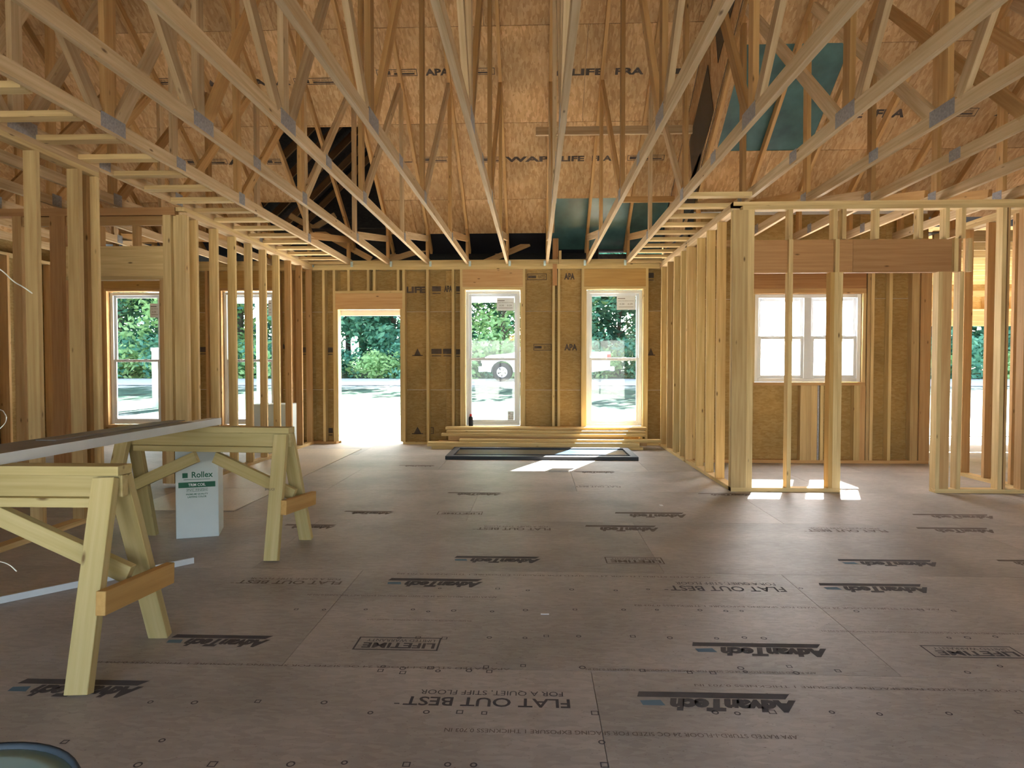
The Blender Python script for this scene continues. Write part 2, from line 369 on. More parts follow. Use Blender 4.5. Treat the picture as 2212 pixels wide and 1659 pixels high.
nm = print_on(fl, it, (0, 0, .0008), (1, 0, 0), (0, 1, 0), 'ink', 'nail_marks'); nm['kind'] = 'stuff'

# ---------------------------------------------------------------- roof deck
Z0 = 3.343
ceil_ = root('ceiling', (0, D, 3.19), 'strand board roof deck above the trusses with seams and stamped print', 'roof', kind='structure')
def deck(x0, x1, heel, ridge, rows_t, jo, hole=lambda x0, x1, t0, t1: None):
    c, s = .8, .6
    def pt(x, t): return (x, heel-c*t, Z0+s*t)
    for r, (t0, t1) in enumerate(rows_t):
        x = jo[r % 2]
        while x > x0: x -= 2.438
        while x < x1:
            a, b = max(x, x0), min(x+2.438, x1); x += 2.438
            if b-a < .05: continue
            segs = [(a, b, t0, t1)]
            h = hole(a, b, t0, t1)
            if h is not None: segs = h
            for (a_, b_, u0, u1) in segs:
                if b_-a_ < .02: continue
                slab('panel', [pt(a_+.002, u0+.003), pt(a_+.002, u1-.003), pt(b_-.002, u1-.003), pt(b_-.002, u0+.003)], .012, 'roof', ceil_)
RM = (D+3.3)/2; tR = RM/.8
def hole_main(a, b, t0, t1):
    out = [(a, b, t0, t1)]
    for (h0, h1, ta, tb) in [(-4.09, -2.262, -.2, .49), (-3.48, -2.262, .40, 1.70), (.285, 1.95, -.6, .508)]:
        nxt = []
        for (p, q, u, v) in out:
            if q <= h0 or p >= h1 or v <= ta or u >= tb: nxt.append((p, q, u, v)); continue
            if p < h0: nxt.append((p, h0, u, v)); p = h0
            if q > h1: nxt.append((h1, q, u, v)); q = h1
            if u < ta: nxt.append((p, q, u, ta))
            if v > tb: nxt.append((p, q, tb, v))
        out = nxt
    return out
rows = [(-.14, .508)]+[(.508+1.22*i, .508+1.22*(i+1)) for i in range(6)]+[(.508+7.32, tR)]
deck(-7.6, 1.95, D, None, rows, (.6, -.6), hole_main)
tR2 = (8+3.3)/2/.8
rows2 = [(-.4, .6)]+[(.6+1.22*i, .6+1.22*(i+1)) for i in range(5)]+[(.6+6.1, tR2)]
def hole_r(a, b, t0, t1):
    if abs(t0-.6) > .01 or b <= 2.1 or a >= 3.15: return None
    return [(a, min(b, 2.1), t0, t1)] + [(max(a, 3.15), b, t0, t1)] if a < 2.1 or b > 3.15 else []
deck(1.97, 9, 8.0, None, rows2, (.3, -.9), hole_r)
# rear slopes of both roofs (behind the camera) and stepped gable wall between the two roofs
def zr(y, heel, rid): return 3.19+.75*(heel-y if y > rid else heel-2*rid+y)
slab('panel', [(-7.6, RM-3.3, Z0+.75*RM), (-7.6, -3.7, 2.89), (1.95, -3.7, 2.89), (1.95, RM-3.3, Z0+.75*RM)], -.012, 'roof', ceil_)
slab('panel', [(1.97, 2.35, Z0+.75*5.65), (1.97, -3.7, 2.89), (9, -3.7, 2.89), (9, 2.35, Z0+.75*5.65)], -.012, 'roof', ceil_)
def skin(x0, x1, heel, t0, t1):
    pt = lambda x, t: (x, heel-.8*t+.6*.06, Z0+.6*t+.8*.06)
    slab('roof_sun_seal', [pt(x0, t0), pt(x0, t1), pt(x1, t1), pt(x1, t0)], -.01, 'felt', ceil_)  # unseen outer layer added to stop sun leaking through the deck seams
skin(-7.6, -4.09, D, -.6, tR+.02); skin(-4.09, -2.262, D, 1.71, tR+.02); skin(-2.262, 2.0, D, -.6, tR+.02); skin(1.96, 9, 8.0, -.6, tR2+.02)
gw = root('wall_step', (1.95, 8, 3.19), 'narrow sheathed wall stepping between the two roof planes at the right', 'wall', kind='structure')
for (ya, yb) in [(9.72, 8.5), (8.48, 7.28), (7.26, 6.06), (6.04, 4.84), (4.82, 3.25)]:
    lo = lambda y: Z0+.75*(8-y) if y < 8 else 3.0
    slab('panel', [(1.95, ya, lo(ya)-.02), (1.95, ya, Z0-.02+.75*(D-ya)), (1.95, yb, Z0-.02+.75*(D-yb)), (1.95, yb, lo(yb)-.02)], .011, 'roof', gw)
slab('step_sun_seal', [(1.964, 8.03, 2.95), (1.964, 9.9, 2.95), (1.964, 9.9, Z0-.05), (1.964, 8.03, Z0+1.33)], .004, 'felt', gw)  # unseen cover added to stop sun leaking past the step wall panels
slab('step_sun_seal', [(1.964, 8.03, Z0-.04), (1.964, 8.03, Z0+1.33), (1.964, 3.1, Z0+5.03), (1.964, 3.1, Z0+3.64)], -.004, 'felt', gw)
slab('felt_strip', [(1.944, 7.1, 4.0), (1.944, 7.35, 4.62), (1.944, 8.2, 4.05), (1.944, 8.0, 3.45)], -.004, 'felt', gw)
slab('felt_strip', [(1.944, 7.9, 3.2), (1.944, 7.6, 3.75), (1.944, 8.3, 3.5), (1.944, 8.55, 3.1)], -.004, 'felt', gw)
slab('felt_strip', [(1.944, 6.2, 4.9), (1.944, 6.4, 5.6), (1.944, 7.1, 5.0), (1.944, 6.95, 4.45)], -.004, 'felt', gw)
for (gx, hl, rg, nm_) in ((-7.5, D, RM-3.3, 'wall_gable_left'), (7.5, 8.0, 2.35, 'wall_gable_right')):
    gg = root(nm_, (gx, rg, 2.8), 'sheathed gable end wall up to the roof at the '+nm_[11:], 'wall', kind='structure')
    zt = lambda y: Z0+.75*(hl-y) if y > rg else Z0+.75*(hl-2*rg+y)
    ks = sorted({hl+.1, rg, -3.4}|{hl-1.2*i for i in range(1, 12) if hl-1.2*i > -3.2})
    for a, b in zip(ks, ks[1:]): slab('sheathing', [(gx, a, 2.7), (gx, b, 2.7), (gx, b, zt(b)), (gx, a, zt(a))], .012, 'roof', gg)
# green underlayment where deck sheets are missing
slab('underlayment', [(.25, D+.4, Z0-.3+.02), (.25, 9.25, Z0+.39), (1.94, 9.25, Z0+.39), (1.94, D+.4, Z0-.28)], -.006, 'teal', ceil_)
slab('underlayment', [(2.05, 7.55, Z0+.75*.45+.02), (2.05, 6.4, Z0+.75*1.6+.02), (3.2, 6.4, Z0+.75*1.6+.02), (3.2, 7.55, Z0+.75*.45+.02)], -.006, 'teal', ceil_)
# ink stamps along the deck
def stamp(x0, w, t, heel, kind, h=.085):
    up = Vector((0, -.8, .6)); o = Vector((x0, heel, Z0))+up*t+Vector((0, -.6, -.8))*.002
    if kind == 'box': its = [('o', w/2, 0, w, h, .008), ('r', w*.2, 0, w*.28, h*.55), ('t', 'RATED SHEATHING', w*.68, h*.16, w*.5, h*.25), ('r', w*.68, -h*.18, w*.5, h*.22)]
    elif kind == 'tri': its = [('p', [(0, -h/2), (h*1.3, -h/2), (h*.65, h*.5)]), ('r', h*1.7, -h*.38, h*2.2, h*.16)]
    elif kind == 'life': its = [('t', 'LIFE', w*.22, 0, w*.42, h, 0, .04), ('t', 'FRA', w*.75, 0, w*.36, h, 0, .04)]
    elif kind == 'blk': its = [('r', w/2, 0, w, h*.8)]
    else: its = [('t', kind, w/2, 0, w, h, 0, .04)]
    print_on(ceil_, its, o, (1, 0, 0), up, 'oink')
for (x0, w, t, k) in [(-4.9, .5, 2.36, 'box'), (-4.1, .4, 2.33, 'tri'), (-3.55, .5, 2.33, 'APA'), (-3.0, .55, 2.33, 'box'), (-1.95, .5, 2.42, 'box'), (-1.35, .3, 2.42, 'APA'), (-.95, .45, 2.42, 'box'),
                      (.22, .2, 2.39, 'tri'), (.42, .95, 2.39, 'life'), (1.5, .4, 2.38, 'blk'), (-4.9, .6, 1.2, 'box'), (-4.3, .5, 1.19, 'APA'), (-3.75, .25, 1.19, 'box'), (-1.95, .35, 1.19, 'tri'), (-1.6, .4, 1.19, 'box'), (-.75, .3, 1.18, 'box'),
                      (-.42, .6, 1.18, 'WAP'), (.34, .75, 1.18, 'life'), (1.25, .5, 1.18, 'box')]:
    stamp(x0, w, t, D, k)
for (x0, w, t, k) in [(3.2, .9, 1.05, 'life'), (4.2, .6, 1.05, 'box'), (5.0, .8, 1.05, 'APA')]: stamp(x0, w, t, 8.0, k, .1)
bx('brace', (.0, 1.95), (8.02, 8.06), (4.10, 4.20), 'truss', ceil_)
bx('brace', (1.2, 1.95), (9.05, 9.09), (3.52, 3.60), 'web', ceil_)

# ---------------------------------------------------------------- trusses
tsn = {-6: 'nearest to the left outer wall', -5: 'over the left room, second from the left outer wall', -4: 'over the left room, third from the left outer wall',
       -3: 'over the left room, fourth from the left outer wall', -2: 'over the left room, second left of the left partition', -1: 'right above the left stud partition',
       0: 'holding the left blocking ladder', 1: 'ending above the left edge of the doorway', 2: 'ending just right of the doorway',
       3: 'ending above the left jamb of the middle window', 4: 'ending above the right part of the middle window', 5: 'ending between the middle and right windows, nearly end-on',
       6: 'ending above the left jamb of the right window', 7: 'holding the right blocking ladder',
       8: 'passing over the corner post at the right', 9: 'over the right room, first past the corner post', 10: 'over the right room, second past the corner post',
       11: 'over the right room, third past the corner post', 12: 'over the right room, fourth past the corner post', 13: 'over the right room, farthest right'}
JX = {}   # measured offsets: (near x shift at Y=3, far shift)
def truss(j):
    X = -2.8726+.6096*j+.0
    right = j >= 8; heel = 8.0 if right else D
    t = root('roof_truss', (X, heel, TOP), 'wooden roof truss with metal plates '+tsn[j], 'roof truss', 'roof trusses')
    ns = NS.get(j, 0)
    P = lambda y, z: (X+ns*max(0, (heel-y))/6, y, z)
    h = .089; w = .038
    cb = 'truss'
    beam('bottom_chord', P(heel+.1, TOP+h/2), P(2.0, TOP+h/2), w, h, cb, t)
    beam('bottom_chord', P(2.0, TOP+h/2), P(-3.4, TOP+h/2), w, h, cb, t)
    ridge = 2.35 if right else RM-3.3
    u = lambda y: Z0-.111+.75*(heel-y)+.0555
    beam('top_chord', P(heel+.35, u(heel+.35)), P(ridge+.03, u(ridge+.03)), w, h, 'web', t)
    beam('top_chord', P(-3.5, u(2*ridge+3.5)), P(ridge-.03, u(ridge+.03)), w, h, 'web', t)
    zb = TOP+h
    jit = lambda: random.uniform(-.02, .02)
    if right:
        webs = [((6.27, zb), (6.27, 4.5)), ((4.34, zb), (6.15, 4.58)), ((4.19, zb), (4.19, 6.08)), ((4.05, zb), (2.5, 5.2)), ((6.42, zb+.03), (7.93, 3.19))]
        heelv = 7.95
    else:
        webs = [((7.86, zb), (7.84, 4.6)), ((6.14, zb), (7.75, 4.6)), ((6.03, zb), (6.05, 5.97)), ((4.27, zb), (6.0, 5.72)), ((4.17, zb), (4.17, 7.35)), ((4.06, zb), (1.3, 6.3)), ((7.96, zb+.0), (9.66, 3.15))]
        heelv = 9.69
    for (a, b) in webs:
        m_ = 'truss' if a[0] < 4.1 or (random.random() < .3) else 'web'
        beam('web', P(*a), P(b[0]+jit()*1.5, b[1]), w, h, m_, t, up=(0, -1, .2))
    beam('web', P(heelv, zb), P(heelv, 3.30), w, h, 'web', t, up=(0, 1, 0))
    # nail plates on both sides
    side = [1, -1]
    for (y, pw, ph) in [(4.2, .25, .10), (5.02, .13, .085), (6.08 if not right else 6.3, .12, .11), (7.93 if not right else 7.6, .10, .10)]:
        for s_ in side:
            c = Vector(P(y, TOP+.055)); c.x += s_*(w/2+.001)
            bx('plate', (c.x-.001, c.x+.001), (y-pw/2, y+pw/2), (c.z-ph/2, c.z+ph/2), 'plate', t)
    if not right:
        s_ = 1 if j < 5 else -1
        cx = P(heel, 0)[0]+s_*(w/2+.018)
        bx('clip', (cx-.018, cx+.018), (heel-.012, heel+.0), (TOP-.03, TOP+.05), 'clip', t)
NS = {1: .03, 3: -.05, 6: .04, 7: 0.0, 2: -.01, 0: .02}
for j in range(-6, 14): truss(j)

# ---------------------------------------------------------------- blocking ladders
bl = root('blocking_ladder', (XL, 6.1, TOP), 'row of short wooden blocks between left partition and first truss', 'blocking')
for i in range(16):
    y = 9.64-.4064*i
    bx('block', (-3.50, -2.893), (y-.046, y+.043), (TOP+.0, TOP+.038), 'stud', bl)
br = root('blocking_ladder', (XR, 6.1, TOP), 'row of short wooden blocks between right partition and last truss', 'blocking')
for i in range(10):
    y = 9.64-.4064*i
    bx('block', (1.416, 1.985), (y-.046, y+.043), (TOP+.0, TOP+.038), 'stud', br)

# ---------------------------------------------------------------- wall framing helpers
def stud_x(par, X, y0=D, dep=.14, w=.038, z0=.038, z1=TOP-.076, m='studw', name='stud'):
    """stud of a wall that runs along X: X is its left face"""
    return bx(name, (X, X+w), (y0, y0+dep), (z0, z1), m, par)
def stud_y(par, Y, x0, x1, z0=.038, z1=TOP-.076, m='stud', w=.038, name='stud'):
    return bx(name, (x0, x1), (Y, Y+w), (z0, z1), m, par)
# far wall -------------------------------------------------------
wf = root('wall_far', (0, D, 0), 'far outer wall of studs and strand board sheathing with door and windows', 'wall', kind='structure')
XF = lambda px: XY(px, D, 760)
DX0, DX1 = -3.06, -2.09
W1 = (-1.085, -.235); W2 = (.775, 1.635); W3 = (-4.90, -4.06); W4 = (-6.73, -5.88)
WZ = (.285, 2.385)
bx('top_plate', (-7.4, XR+.1), (D, D+.14), (TOP-.038, TOP), 'studw', wf)
bx('top_plate', (-7.4, XR+.1), (D, D+.14), (TOP-.076, TOP-.0385), 'studw', wf)
bx('rim_board', (-7.4, XR+.1), (D+.1, D+.138), (TOP, TOP+.085), 'studw', wf)
for a, b in [(-7.4, DX0-.038), (DX1+.038, 1.98)]: bx('bottom_plate', (a, b), (D, D+.14), (0, .038), 'warm' if a < -4 else 'studw', wf)
for px in [697, 921, 976, 1193, 1204.5]: stud_x(wf, XF(px))
for x in [-7.3, -6.95, -5.5, -5.15, -3.80]: stud_x(wf, x, m='warm')
stud_x(wf, DX0-.076, m='studw'); stud_x(wf, DX0-.038, z1=2.087, name='jack_stud'); stud_x(wf, DX1, z1=2.087, name='jack_stud'); stud_x(wf, DX1+.038)
bx('header', (DX0-.038, DX1+.038), (D+.002, D+.12), (2.087, 2.335), 'headerf', wf)
bx('header_plate', (DX0-.038, DX1+.038), (D, D+.14), (2.337, 2.375), 'studw', wf)
for px in [751, 793.5, 806.5, 858]: stud_x(wf, XF(px), z0=2.375, name='cripple')
for k, (a, b) in enumerate((W1, W2, W3, W4)):
    mm = 'studw' if k < 2 else 'warm'
    bx('header', (a-.038, b+.038), (D+.002, D+.12), (2.425, 2.692), ('headerf', 'orange', 'orange', 'orange')[k], wf)
    bx('header_plate', (a-.038, b+.038), (D, D+.14), (WZ[1], 2.423), mm, wf)
    for x in (a-.076, b+.038): stud_x(wf, x, m=mm)
    for x in (a-.038, b): stud_x(wf, x, z0=WZ[0], z1=WZ[1], m=mm, name='jack_stud')
    bx('sill_plate', (a-.03, b+.03), (D-.01, D+.14), (WZ[0]-.038, WZ[0]), mm, wf)
    for x in (a, (a+b)/2-.02, b-.038): stud_x(wf, x, z1=WZ[0]-.038, m=mm, name='cripple')
def sheath(par, x0, x1, z0, z1, Y, holes, m='walls', t=.012, seams=(), xs=()):
    """sheathing sheets cut around openings; each piece an object"""
    zs = sorted({z0, z1, *[s for s in seams if z0 < s < z1]}); xe = sorted({x0, x1, *[s for s in xs if x0 < s < x1]})
    for a, b in zip(xe, xe[1:]):
        for c, d in zip(zs, zs[1:]):
            parts = [(a, b, c, d)]
            for (h0, h1, v0, v1) in holes:
                nx = []
                for (p, q, u, v) in parts:
                    if q <= h0 or p >= h1 or v <= v0 or u >= v1: nx.append((p, q, u, v)); continue
                    if p < h0: nx.append((p, h0, u, v)); p = h0
                    if q > h1: nx.append((h1, q, u, v)); q = h1
                    if u < v0: nx.append((p, q, u, v0))
                    if v > v1: nx.append((p, q, v1, v))
                parts = nx
            for (p, q, u, v) in parts:
                if q-p > .02 and v-u > .02:
                    slab('sheathing', [(p+.001, Y, u+.002), (q-.001, Y, u+.002), (q-.001, Y, v-.002), (p+.001, Y, v-.002)], -t, m, par)
hol = [(DX0, DX1, -.01, 2.087)]+[(a, b, WZ[0], WZ[1]) for a, b in (W1, W2, W3, W4)]
sheath(wf, -7.4, 2.0, -.02, TOP+.09, D+.141, hol, seams=(.84, 2.06), xs=(-5.9, -3.46, -2.24, -1.4, 1.0))
sheath(wf, -7.45, 2.0, -.3, TOP+.08, D+.156, hol, m='paint', t=.003)  # outer wrap layer added to stop light leaking at the sheathing seams
bx('door_trim', (DX0-.02, DX1+.02), (D+.16, D+.185), (2.0, 2.09), 'paint', wf)
# stamps on far wall
def wstamp(cx, cz, w, h, k):
    its = {'tri': [('p', [(-w/2, -h/2), (w/2, -h/2), (0, h*.6)]), ('r', 0, -h*.5, w*1.5, h*.14)], 'life': [('t', 'LIFE', 0, 0, w, h, 0, .05)], 'blk': [('r', 0, 0, w, h*.8), ('r', 0, -h*.7, w*.9, h*.14)],
           'box': [('o', 0, 0, w, h, .01), ('r', -w*.25, 0, w*.4, h*.4), ('t', 'RATED', w*.25, 0, w*.35, h*.5)], 'apa': [('t', 'APA', 0, 0, w, h, 0, .05)]}[k]
    print_on(wf, its, (cx, D+.139, cz), (1, 0, 0), (0, 0, 1), 'oink')
for (px, py, w, k) in [(898, 626, .30, 'life'), (943, 624, .14, 'blk'), (968, 624, .13, 'apa'), (990, 624, .07, 'blk'), (902, 761, .11, 'tri'), (943, 759, .16, 'blk'), (966, 759, .13, 'blk'), (990, 760, .07, 'blk'),
                       (902, 930, .12, 'tri'), (930, 930, .1, 'box'), (1160, 598, .3, 'box'), (1230, 597, .16, 'apa'), (1172, 750, .28, 'box'), (1233, 750, .2, 'apa'), (1406, 760, .09, 'tri'), (1406, 595, .09, 'blk'),
                       (713, 756, .09, 'blk'), (713, 930, .09, 'blk'), (650, 756, .2, 'blk'), (605, 750, .2, 'apa'), (440, 755, .2, 'blk'), (1245, 930, .14, 'blk')]:
    wstamp(XY(px, D+.14, py), ZY(py, D+.14, px), w, .10, k)
bx('pipe', (XF(1193)+.005, XF(1193)+.07), (D-.02, D+.05), (2.44, TOP), 'header', wf)
bx('stub_stud', (XF(1207), XF(1207)+.038), (D-.01, D+.03), (TOP, TOP+.2), 'stud', wf)
bx('post_stub', (XF(1194), XF(1194)+.09), (D+.16, D+.25), (TOP, TOP+.42), 'header', wf)

# ---------------------------------------------------------------- windows
def window(n, a, b, z0, z1, Y, label, twin=False, sticker=(), glare=False, zm=None):
    r = root(n, ((a+b)/2, Y, z0), label, 'window', kind='structure'); f = .045
    y0, y1 = Y, Y+.06
    for (x, z) in (((a, a+f), (z0, z1)), ((b-f, b), (z0, z1)), ((a+f, b-f), (z0, z0+f)), ((a+f, b-f), (z1-f, z1))): bx('frame', x, (y0, y1), z, 'white', r, bev=.004)
    zm = zm or (z0+z1)/2
    cells = [(a+f, b-f)]
    if twin:
        mid = (a+b)/2; bx('mullion', (mid-.045, mid+.045), (y0, y1), (z0+f, z1-f), 'white', r, bev=.004); cells = [(a+f, mid-.045), (mid+.045, b-f)]
    g = 'glare' if glare else 'glass'
    for (p, q) in cells:
        s = .038
        for (u, v, yy) in ((zm-.01, z1-f, y0+.032), (z0+f, zm+.025, y0+.008)):
            sh = bx('sash', (p, p+s), (yy, yy+.022), (u, v), 'white', r, bev=.003)
            bx('sash', (q-s, q), (yy, yy+.022), (u, v), 'white', r, bev=.003)
            bx('sash', (p+s, q-s), (yy, yy+.022), (u, u+s), 'white', r, bev=.003)
            bx('sash', (p+s, q-s), (yy, yy+.022), (v-s, v), 'white', r, bev=.003)
            bx('pane', (p+s-.003, q-s+.003), (yy+.008, yy+.012), (u+s-.003, v-s+.003), g, r)
        for xx in (p+(q-p)*.3, p+(q-p)*.7): bx('latch', (xx-.03, xx+.03), (y0-.006, y0+.008), (zm+.02, zm+.035), 'white', r, bev=.003)
    for (x0_, x1_, u, v, text) in sticker:
        st = bx('sticker', (x0_, x1_), (Y+.036 if u > zm else Y+.012, Y+.037 if u > zm else Y+.013), (u, v), 'paper', r)
        if text:
            w = x1_-x0_; h = v-u
            print_on(r, [('r', w*.25, h*.78, w*.4, .01), ('t', 'ENERGY PERFORMANCE RATINGS', w*.5, h*.62, w*.85, .012), ('t', '0.30', w*.28, h*.4, w*.25, .025), ('t', '0.29', w*.72, h*.4, w*.25, .025), ('r', w*.5, h*.2, w*.8, .006)],
                     (x0_, Y+.0355 if u > zm else Y+.0115, u), (1, 0, 0), (0, 0, 1), 'faint', 'sticker_text')
    return r
YW = D+.075
XP = lambda px: XY(px, YW+.03, 760)
ZP = lambda py: ZY(py, YW+.03)
window('window_1', W1[0]+.008, W1[1]-.008, WZ[0]+.008, WZ[1]-.015, YW, 'white double-hung window left of the middle stud bay, can on its sill', sticker=((XP(1073), XP(1111), ZP(671), ZP(643), True), (XP(1097), XP(1110), ZP(907), ZP(888), True)), zm=ZP(777))
window('window_2', W2[0]+.008, W2[1]-.008, WZ[0]+.008, WZ[1]-.015, YW, 'white double-hung window nearest the right partition', sticker=((XP(1332), XP(1372), ZP(670), ZP(639), True),), zm=ZP(777))
window('window_3', W3[0]+.008, W3[1]-.008, WZ[0]+.008, WZ[1]-.015, YW, 'white double-hung window seen between the left partition studs', sticker=((-4.2, -4.09, 2.0, 2.25, True),), zm=ZP(780))
window('window_4', W4[0]+.008, W4[1]-.008, WZ[0]+.008, WZ[1]-.015, YW, 'white double-hung window at far left behind the header opening', sticker=((-6.1, -5.86, 1.98, 2.2, True),), zm=ZP(780))
can = root('spray_can', (-1.0, D+.03, WZ[0]), 'small black spray foam can on the middle window sill', 'can')
def lathe(name, prof, c, m, parent, n=20, cap=True):
    V = []; F = []
    for (r, z) in prof:
        for i in range(n): V.append((c[0]+r*math.cos(2*math.pi*i/n), c[1]+r*math.sin(2*math.pi*i/n), c[2]+z))
    for k in range(len(prof)-1):
        for i in range(n): F.append((k*n+i, k*n+(i+1) % n, (k+1)*n+(i+1) % n, (k+1)*n+i))
    if cap: F.append(tuple(range(n))[::-1]); F.append(tuple((len(prof)-1)*n+i for i in range(n)))
    return mesh(name, V, F, m, parent, True)
lathe('body', [(.032, 0), (.033, .01), (.033, .13), (.02, .15)], (-1.0, D+.035, WZ[0]), 'black', can)
lathe('cap', [(.018, .15), (.02, .155), (.018, .185)], (-1.0, D+.035, WZ[0]), 'red', can)

# ---------------------------------------------------------------- left partition (far part) with plates
wl = root('wall_left', (XL, YC, 0), 'left partition of bare studs beside the doorway', 'wall', kind='structure')
bx('top_plate', (XL-.089, XL), (YC, D), (TOP-.038, TOP), 'stud', wl); bx('top_plate', (XL-.089, XL), (YC+.05, D), (TOP-.076, TOP-.0385), 'truss', wl)
bx('bottom_plate', (XL-.089, XL), (YC, D), (0, .038), 'stud', wl)
for i in range(9): stud_y(wl, min(6.365+.412*i, D-.04), XL-.089, XL, m=('stud', 'stud', 'studw')[i % 3] if i < 6 else 'warm')
stud_y(wl, YC, XL-.089, XL); stud_y(wl, YC+.04, XL-.14, XL-.0, name='post'); bx('post', (XL-.222, XL-.141), (YC-.002, YC+.087), (.038, TOP-.076), 'stud', wl)
# left partition (near part)
wn_ = root('wall_left_near', (XL, 4.9, 0), 'near left partition with a thick built-up end post', 'wall', kind='structure')
bx('top_plate', (XL-.089, XL), (-3.3, 4.93), (TOP-.038, TOP), 'truss', wn_); bx('top_plate', (XL-.089, XL), (-3.3, 4.93), (TOP-.076, TOP-.0385), 'stud', wn_)
bx('bottom_plate', (XL-.089, XL), (-3.3, 4.93), (0, .038), 'stud', wn_)
stud_y(wn_, 4.891, XL-.089, XL, name='post'); stud_y(wn_, 4.851, XL-.15, XL-.05, m='warm', name='post'); stud_y(wn_, 4.695, XL-.089, XL-.0, name='post', w=.045)
for i in range(18): stud_y(wn_, 4.287-.4064*i, XL-.089, XL)
bx('electrical_box', (XL-.13, XL-.09), (4.75, 4.80), (2.42, 2.52), 'plate', wn_)
# cross wall at left with header opening
wc = root('wall_left_cross', (-5, YC, 0), 'left cross wall with a header opening towards the far window', 'wall', kind='structure')
def zc(py, Y=YC): return ZY(py, Y)
def xc(px, Y=YC): return XY(px, Y, 500 if px < 1150 else 700)
bx('top_plate', (-7.3, -3.55), (YC, YC+.089), (TOP-.076, TOP), 'header', wc)
bx('ledger', (-5.2, -3.66), (YC+.02, YC+.06), (2.60, 2.69), 'warm', wc)
bx('header', (-4.66, -3.67), (YC+.003, YC+.06), (2.10, 2.393), 'stud', wc); bx('header_plate', (-4.66, -3.67), (YC, YC+.089), (2.062, 2.098), 'stud', wc)
for px in (286, 207): bx('cripple', (xc(px), xc(px)+.038), (YC, YC+.089), (2.395, 2.6), 'warm', wc)
bx('jack_stud', (-3.71, -3.672), (YC, YC+.089), (.038, 2.061), 'warm', wc)
bx('jack_stud', (-4.70, -4.662), (YC, YC+.089), (.038, TOP-.076), 'header', wc); bx('stud', (-4.82, -4.702), (YC, YC+.089), (.038, TOP-.076), 'header', wc)
for x in (-5.20, -5.55, -5.9, -6.3, -6.7, -7.1): bx('stud', (x, x+.089 if x == -5.20 else x+.038), (YC, YC+.089), (.038, TOP-.076), 'warm', wc)
bx('bottom_plate', (-7.3, -4.702), (YC, YC+.089), (0, .038), 'stud', wc)
# left outer wall
wo = root('wall_left_outer', (-7.35, 3, 0), 'sheathed left outer wall', 'wall', kind='structure')
for i in range(33):
    y = -3.3+.4064*i
    bx('stud', (-7.4, -7.26), (y, y+.038), (.038, TOP), 'warm', wo)
bx('bottom_plate', (-7.4, -7.26), (-3.3, D), (0, .038), 'stud', wo); bx('top_plate', (-7.4, -7.26), (-3.3, D), (TOP-.038, TOP), 'stud', wo)
for (ya, yb, za, zb_) in [(-3.3, 0, -.02, 3.0), (0, 3.3, -.02, 3.0), (3.3, 6.5, -.02, 3.0), (6.5, D+.1, -.02, 3.0)]:
    slab('sheathing', [(-7.41, ya, za), (-7.41, yb, za), (-7.41, yb, zb_), (-7.41, ya, zb_)], -.012, 'walls', wo)

# ---------------------------------------------------------------- right partition
wr = root('wall_right', (XR, YC, 0), 'right partition of bare studs running to the far wall', 'wall', kind='structure')
bx('top_plate', (XR, XR+.089), (YC, D), (TOP-.038, TOP), 'truss', wr); bx('top_plate', (XR, XR+.089), (YC+.09, D), (TOP-.076, TOP-.0385), 'truss', wr)
bx('bottom_plate', (XR, XR+.089), (YC+.001, D), (0, .038), 'stud', wr)
for i, y in enumerate([6.66, 7.06, 7.476, 7.99, 8.30, 8.714, 9.143, 9.581]): stud_y(wr, y, XR, XR+.089, m='studw' if i % 3 else 'stud')
stud_y(wr, 8.07, XR+.045, XR+.134, m='studw')
bx('post', (XR, XR+.14), (YC, YC+.038), (.038, TOP-.076), 'stud', wr); bx('post', (XR+.141, XR+.20), (YC, YC+.089), (.038, TOP-.076), 'stud', wr); bx('post', (XR, XR+.14), (YC+.039, YC+.077), (.038, TOP-.076), 'studw', wr)
# front cross wall of right room
wx = root('wall_right_cross', (3, YC, 0), 'right cross wall with long header and a doorway between studs', 'wall', kind='structure')
bx('top_plate', (XR+.0, 7.3), (YC-.001, YC+.089), (TOP-.038, TOP), 'stud', wx); bx('top_plate', (XR+.09, 7.3), (YC, YC+.089), (TOP-.076, TOP-.0385), 'stud', wx)
bx('header', (XR+.2, 3.02), (YC+.04, YC+.089), (2.10, 2.41), 'header', wx); bx('header', (3.023, 4.03), (YC+.04, YC+.089), (2.10, 2.41), 'header', wx)
for px in (1697, 1793, 1812, 1883, 1977, 2034, 2069): bx('cripple', (xc(px)+.02, xc(px)+.058), (YC, YC+.089), (2.412, TOP-.077), 'stud', wx)
for (px, x_) in ((1700, 0), (1800, 0), (2056, 0), (2086, 0)): bx('stud', (xc(px)+.012, xc(px)+.05), (YC, YC+.037), (2.098, 2.411), 'stud', wx)
def st(px, w=.038, z1=2.098, m='stud', nm='stud'): return bx(nm, (xc(px), xc(px)+w), (YC, YC+.089), (.038, z1), m, wx)
st(1703); st(1793, .038, m='orange'); st(1802); st(1811)
st(2026, nm='jack_stud'); st(2035, .085, m='warm'); st(2072); st(2162, z1=TOP-.077); st(2174, .02, z1=TOP-.077, m='warm'); st(2212, .07, z1=TOP-.077, m='warm'); st(2300, z1=TOP-.077)
bx('bottom_plate', (XR+.0, xc(1820)), (YC-.0015, YC+.088), (0, .038), 'stud', wx); bx('bottom_plate', (xc(2026), 7.3), (YC-.001, YC+.089), (0, .038), 'stud', wx)
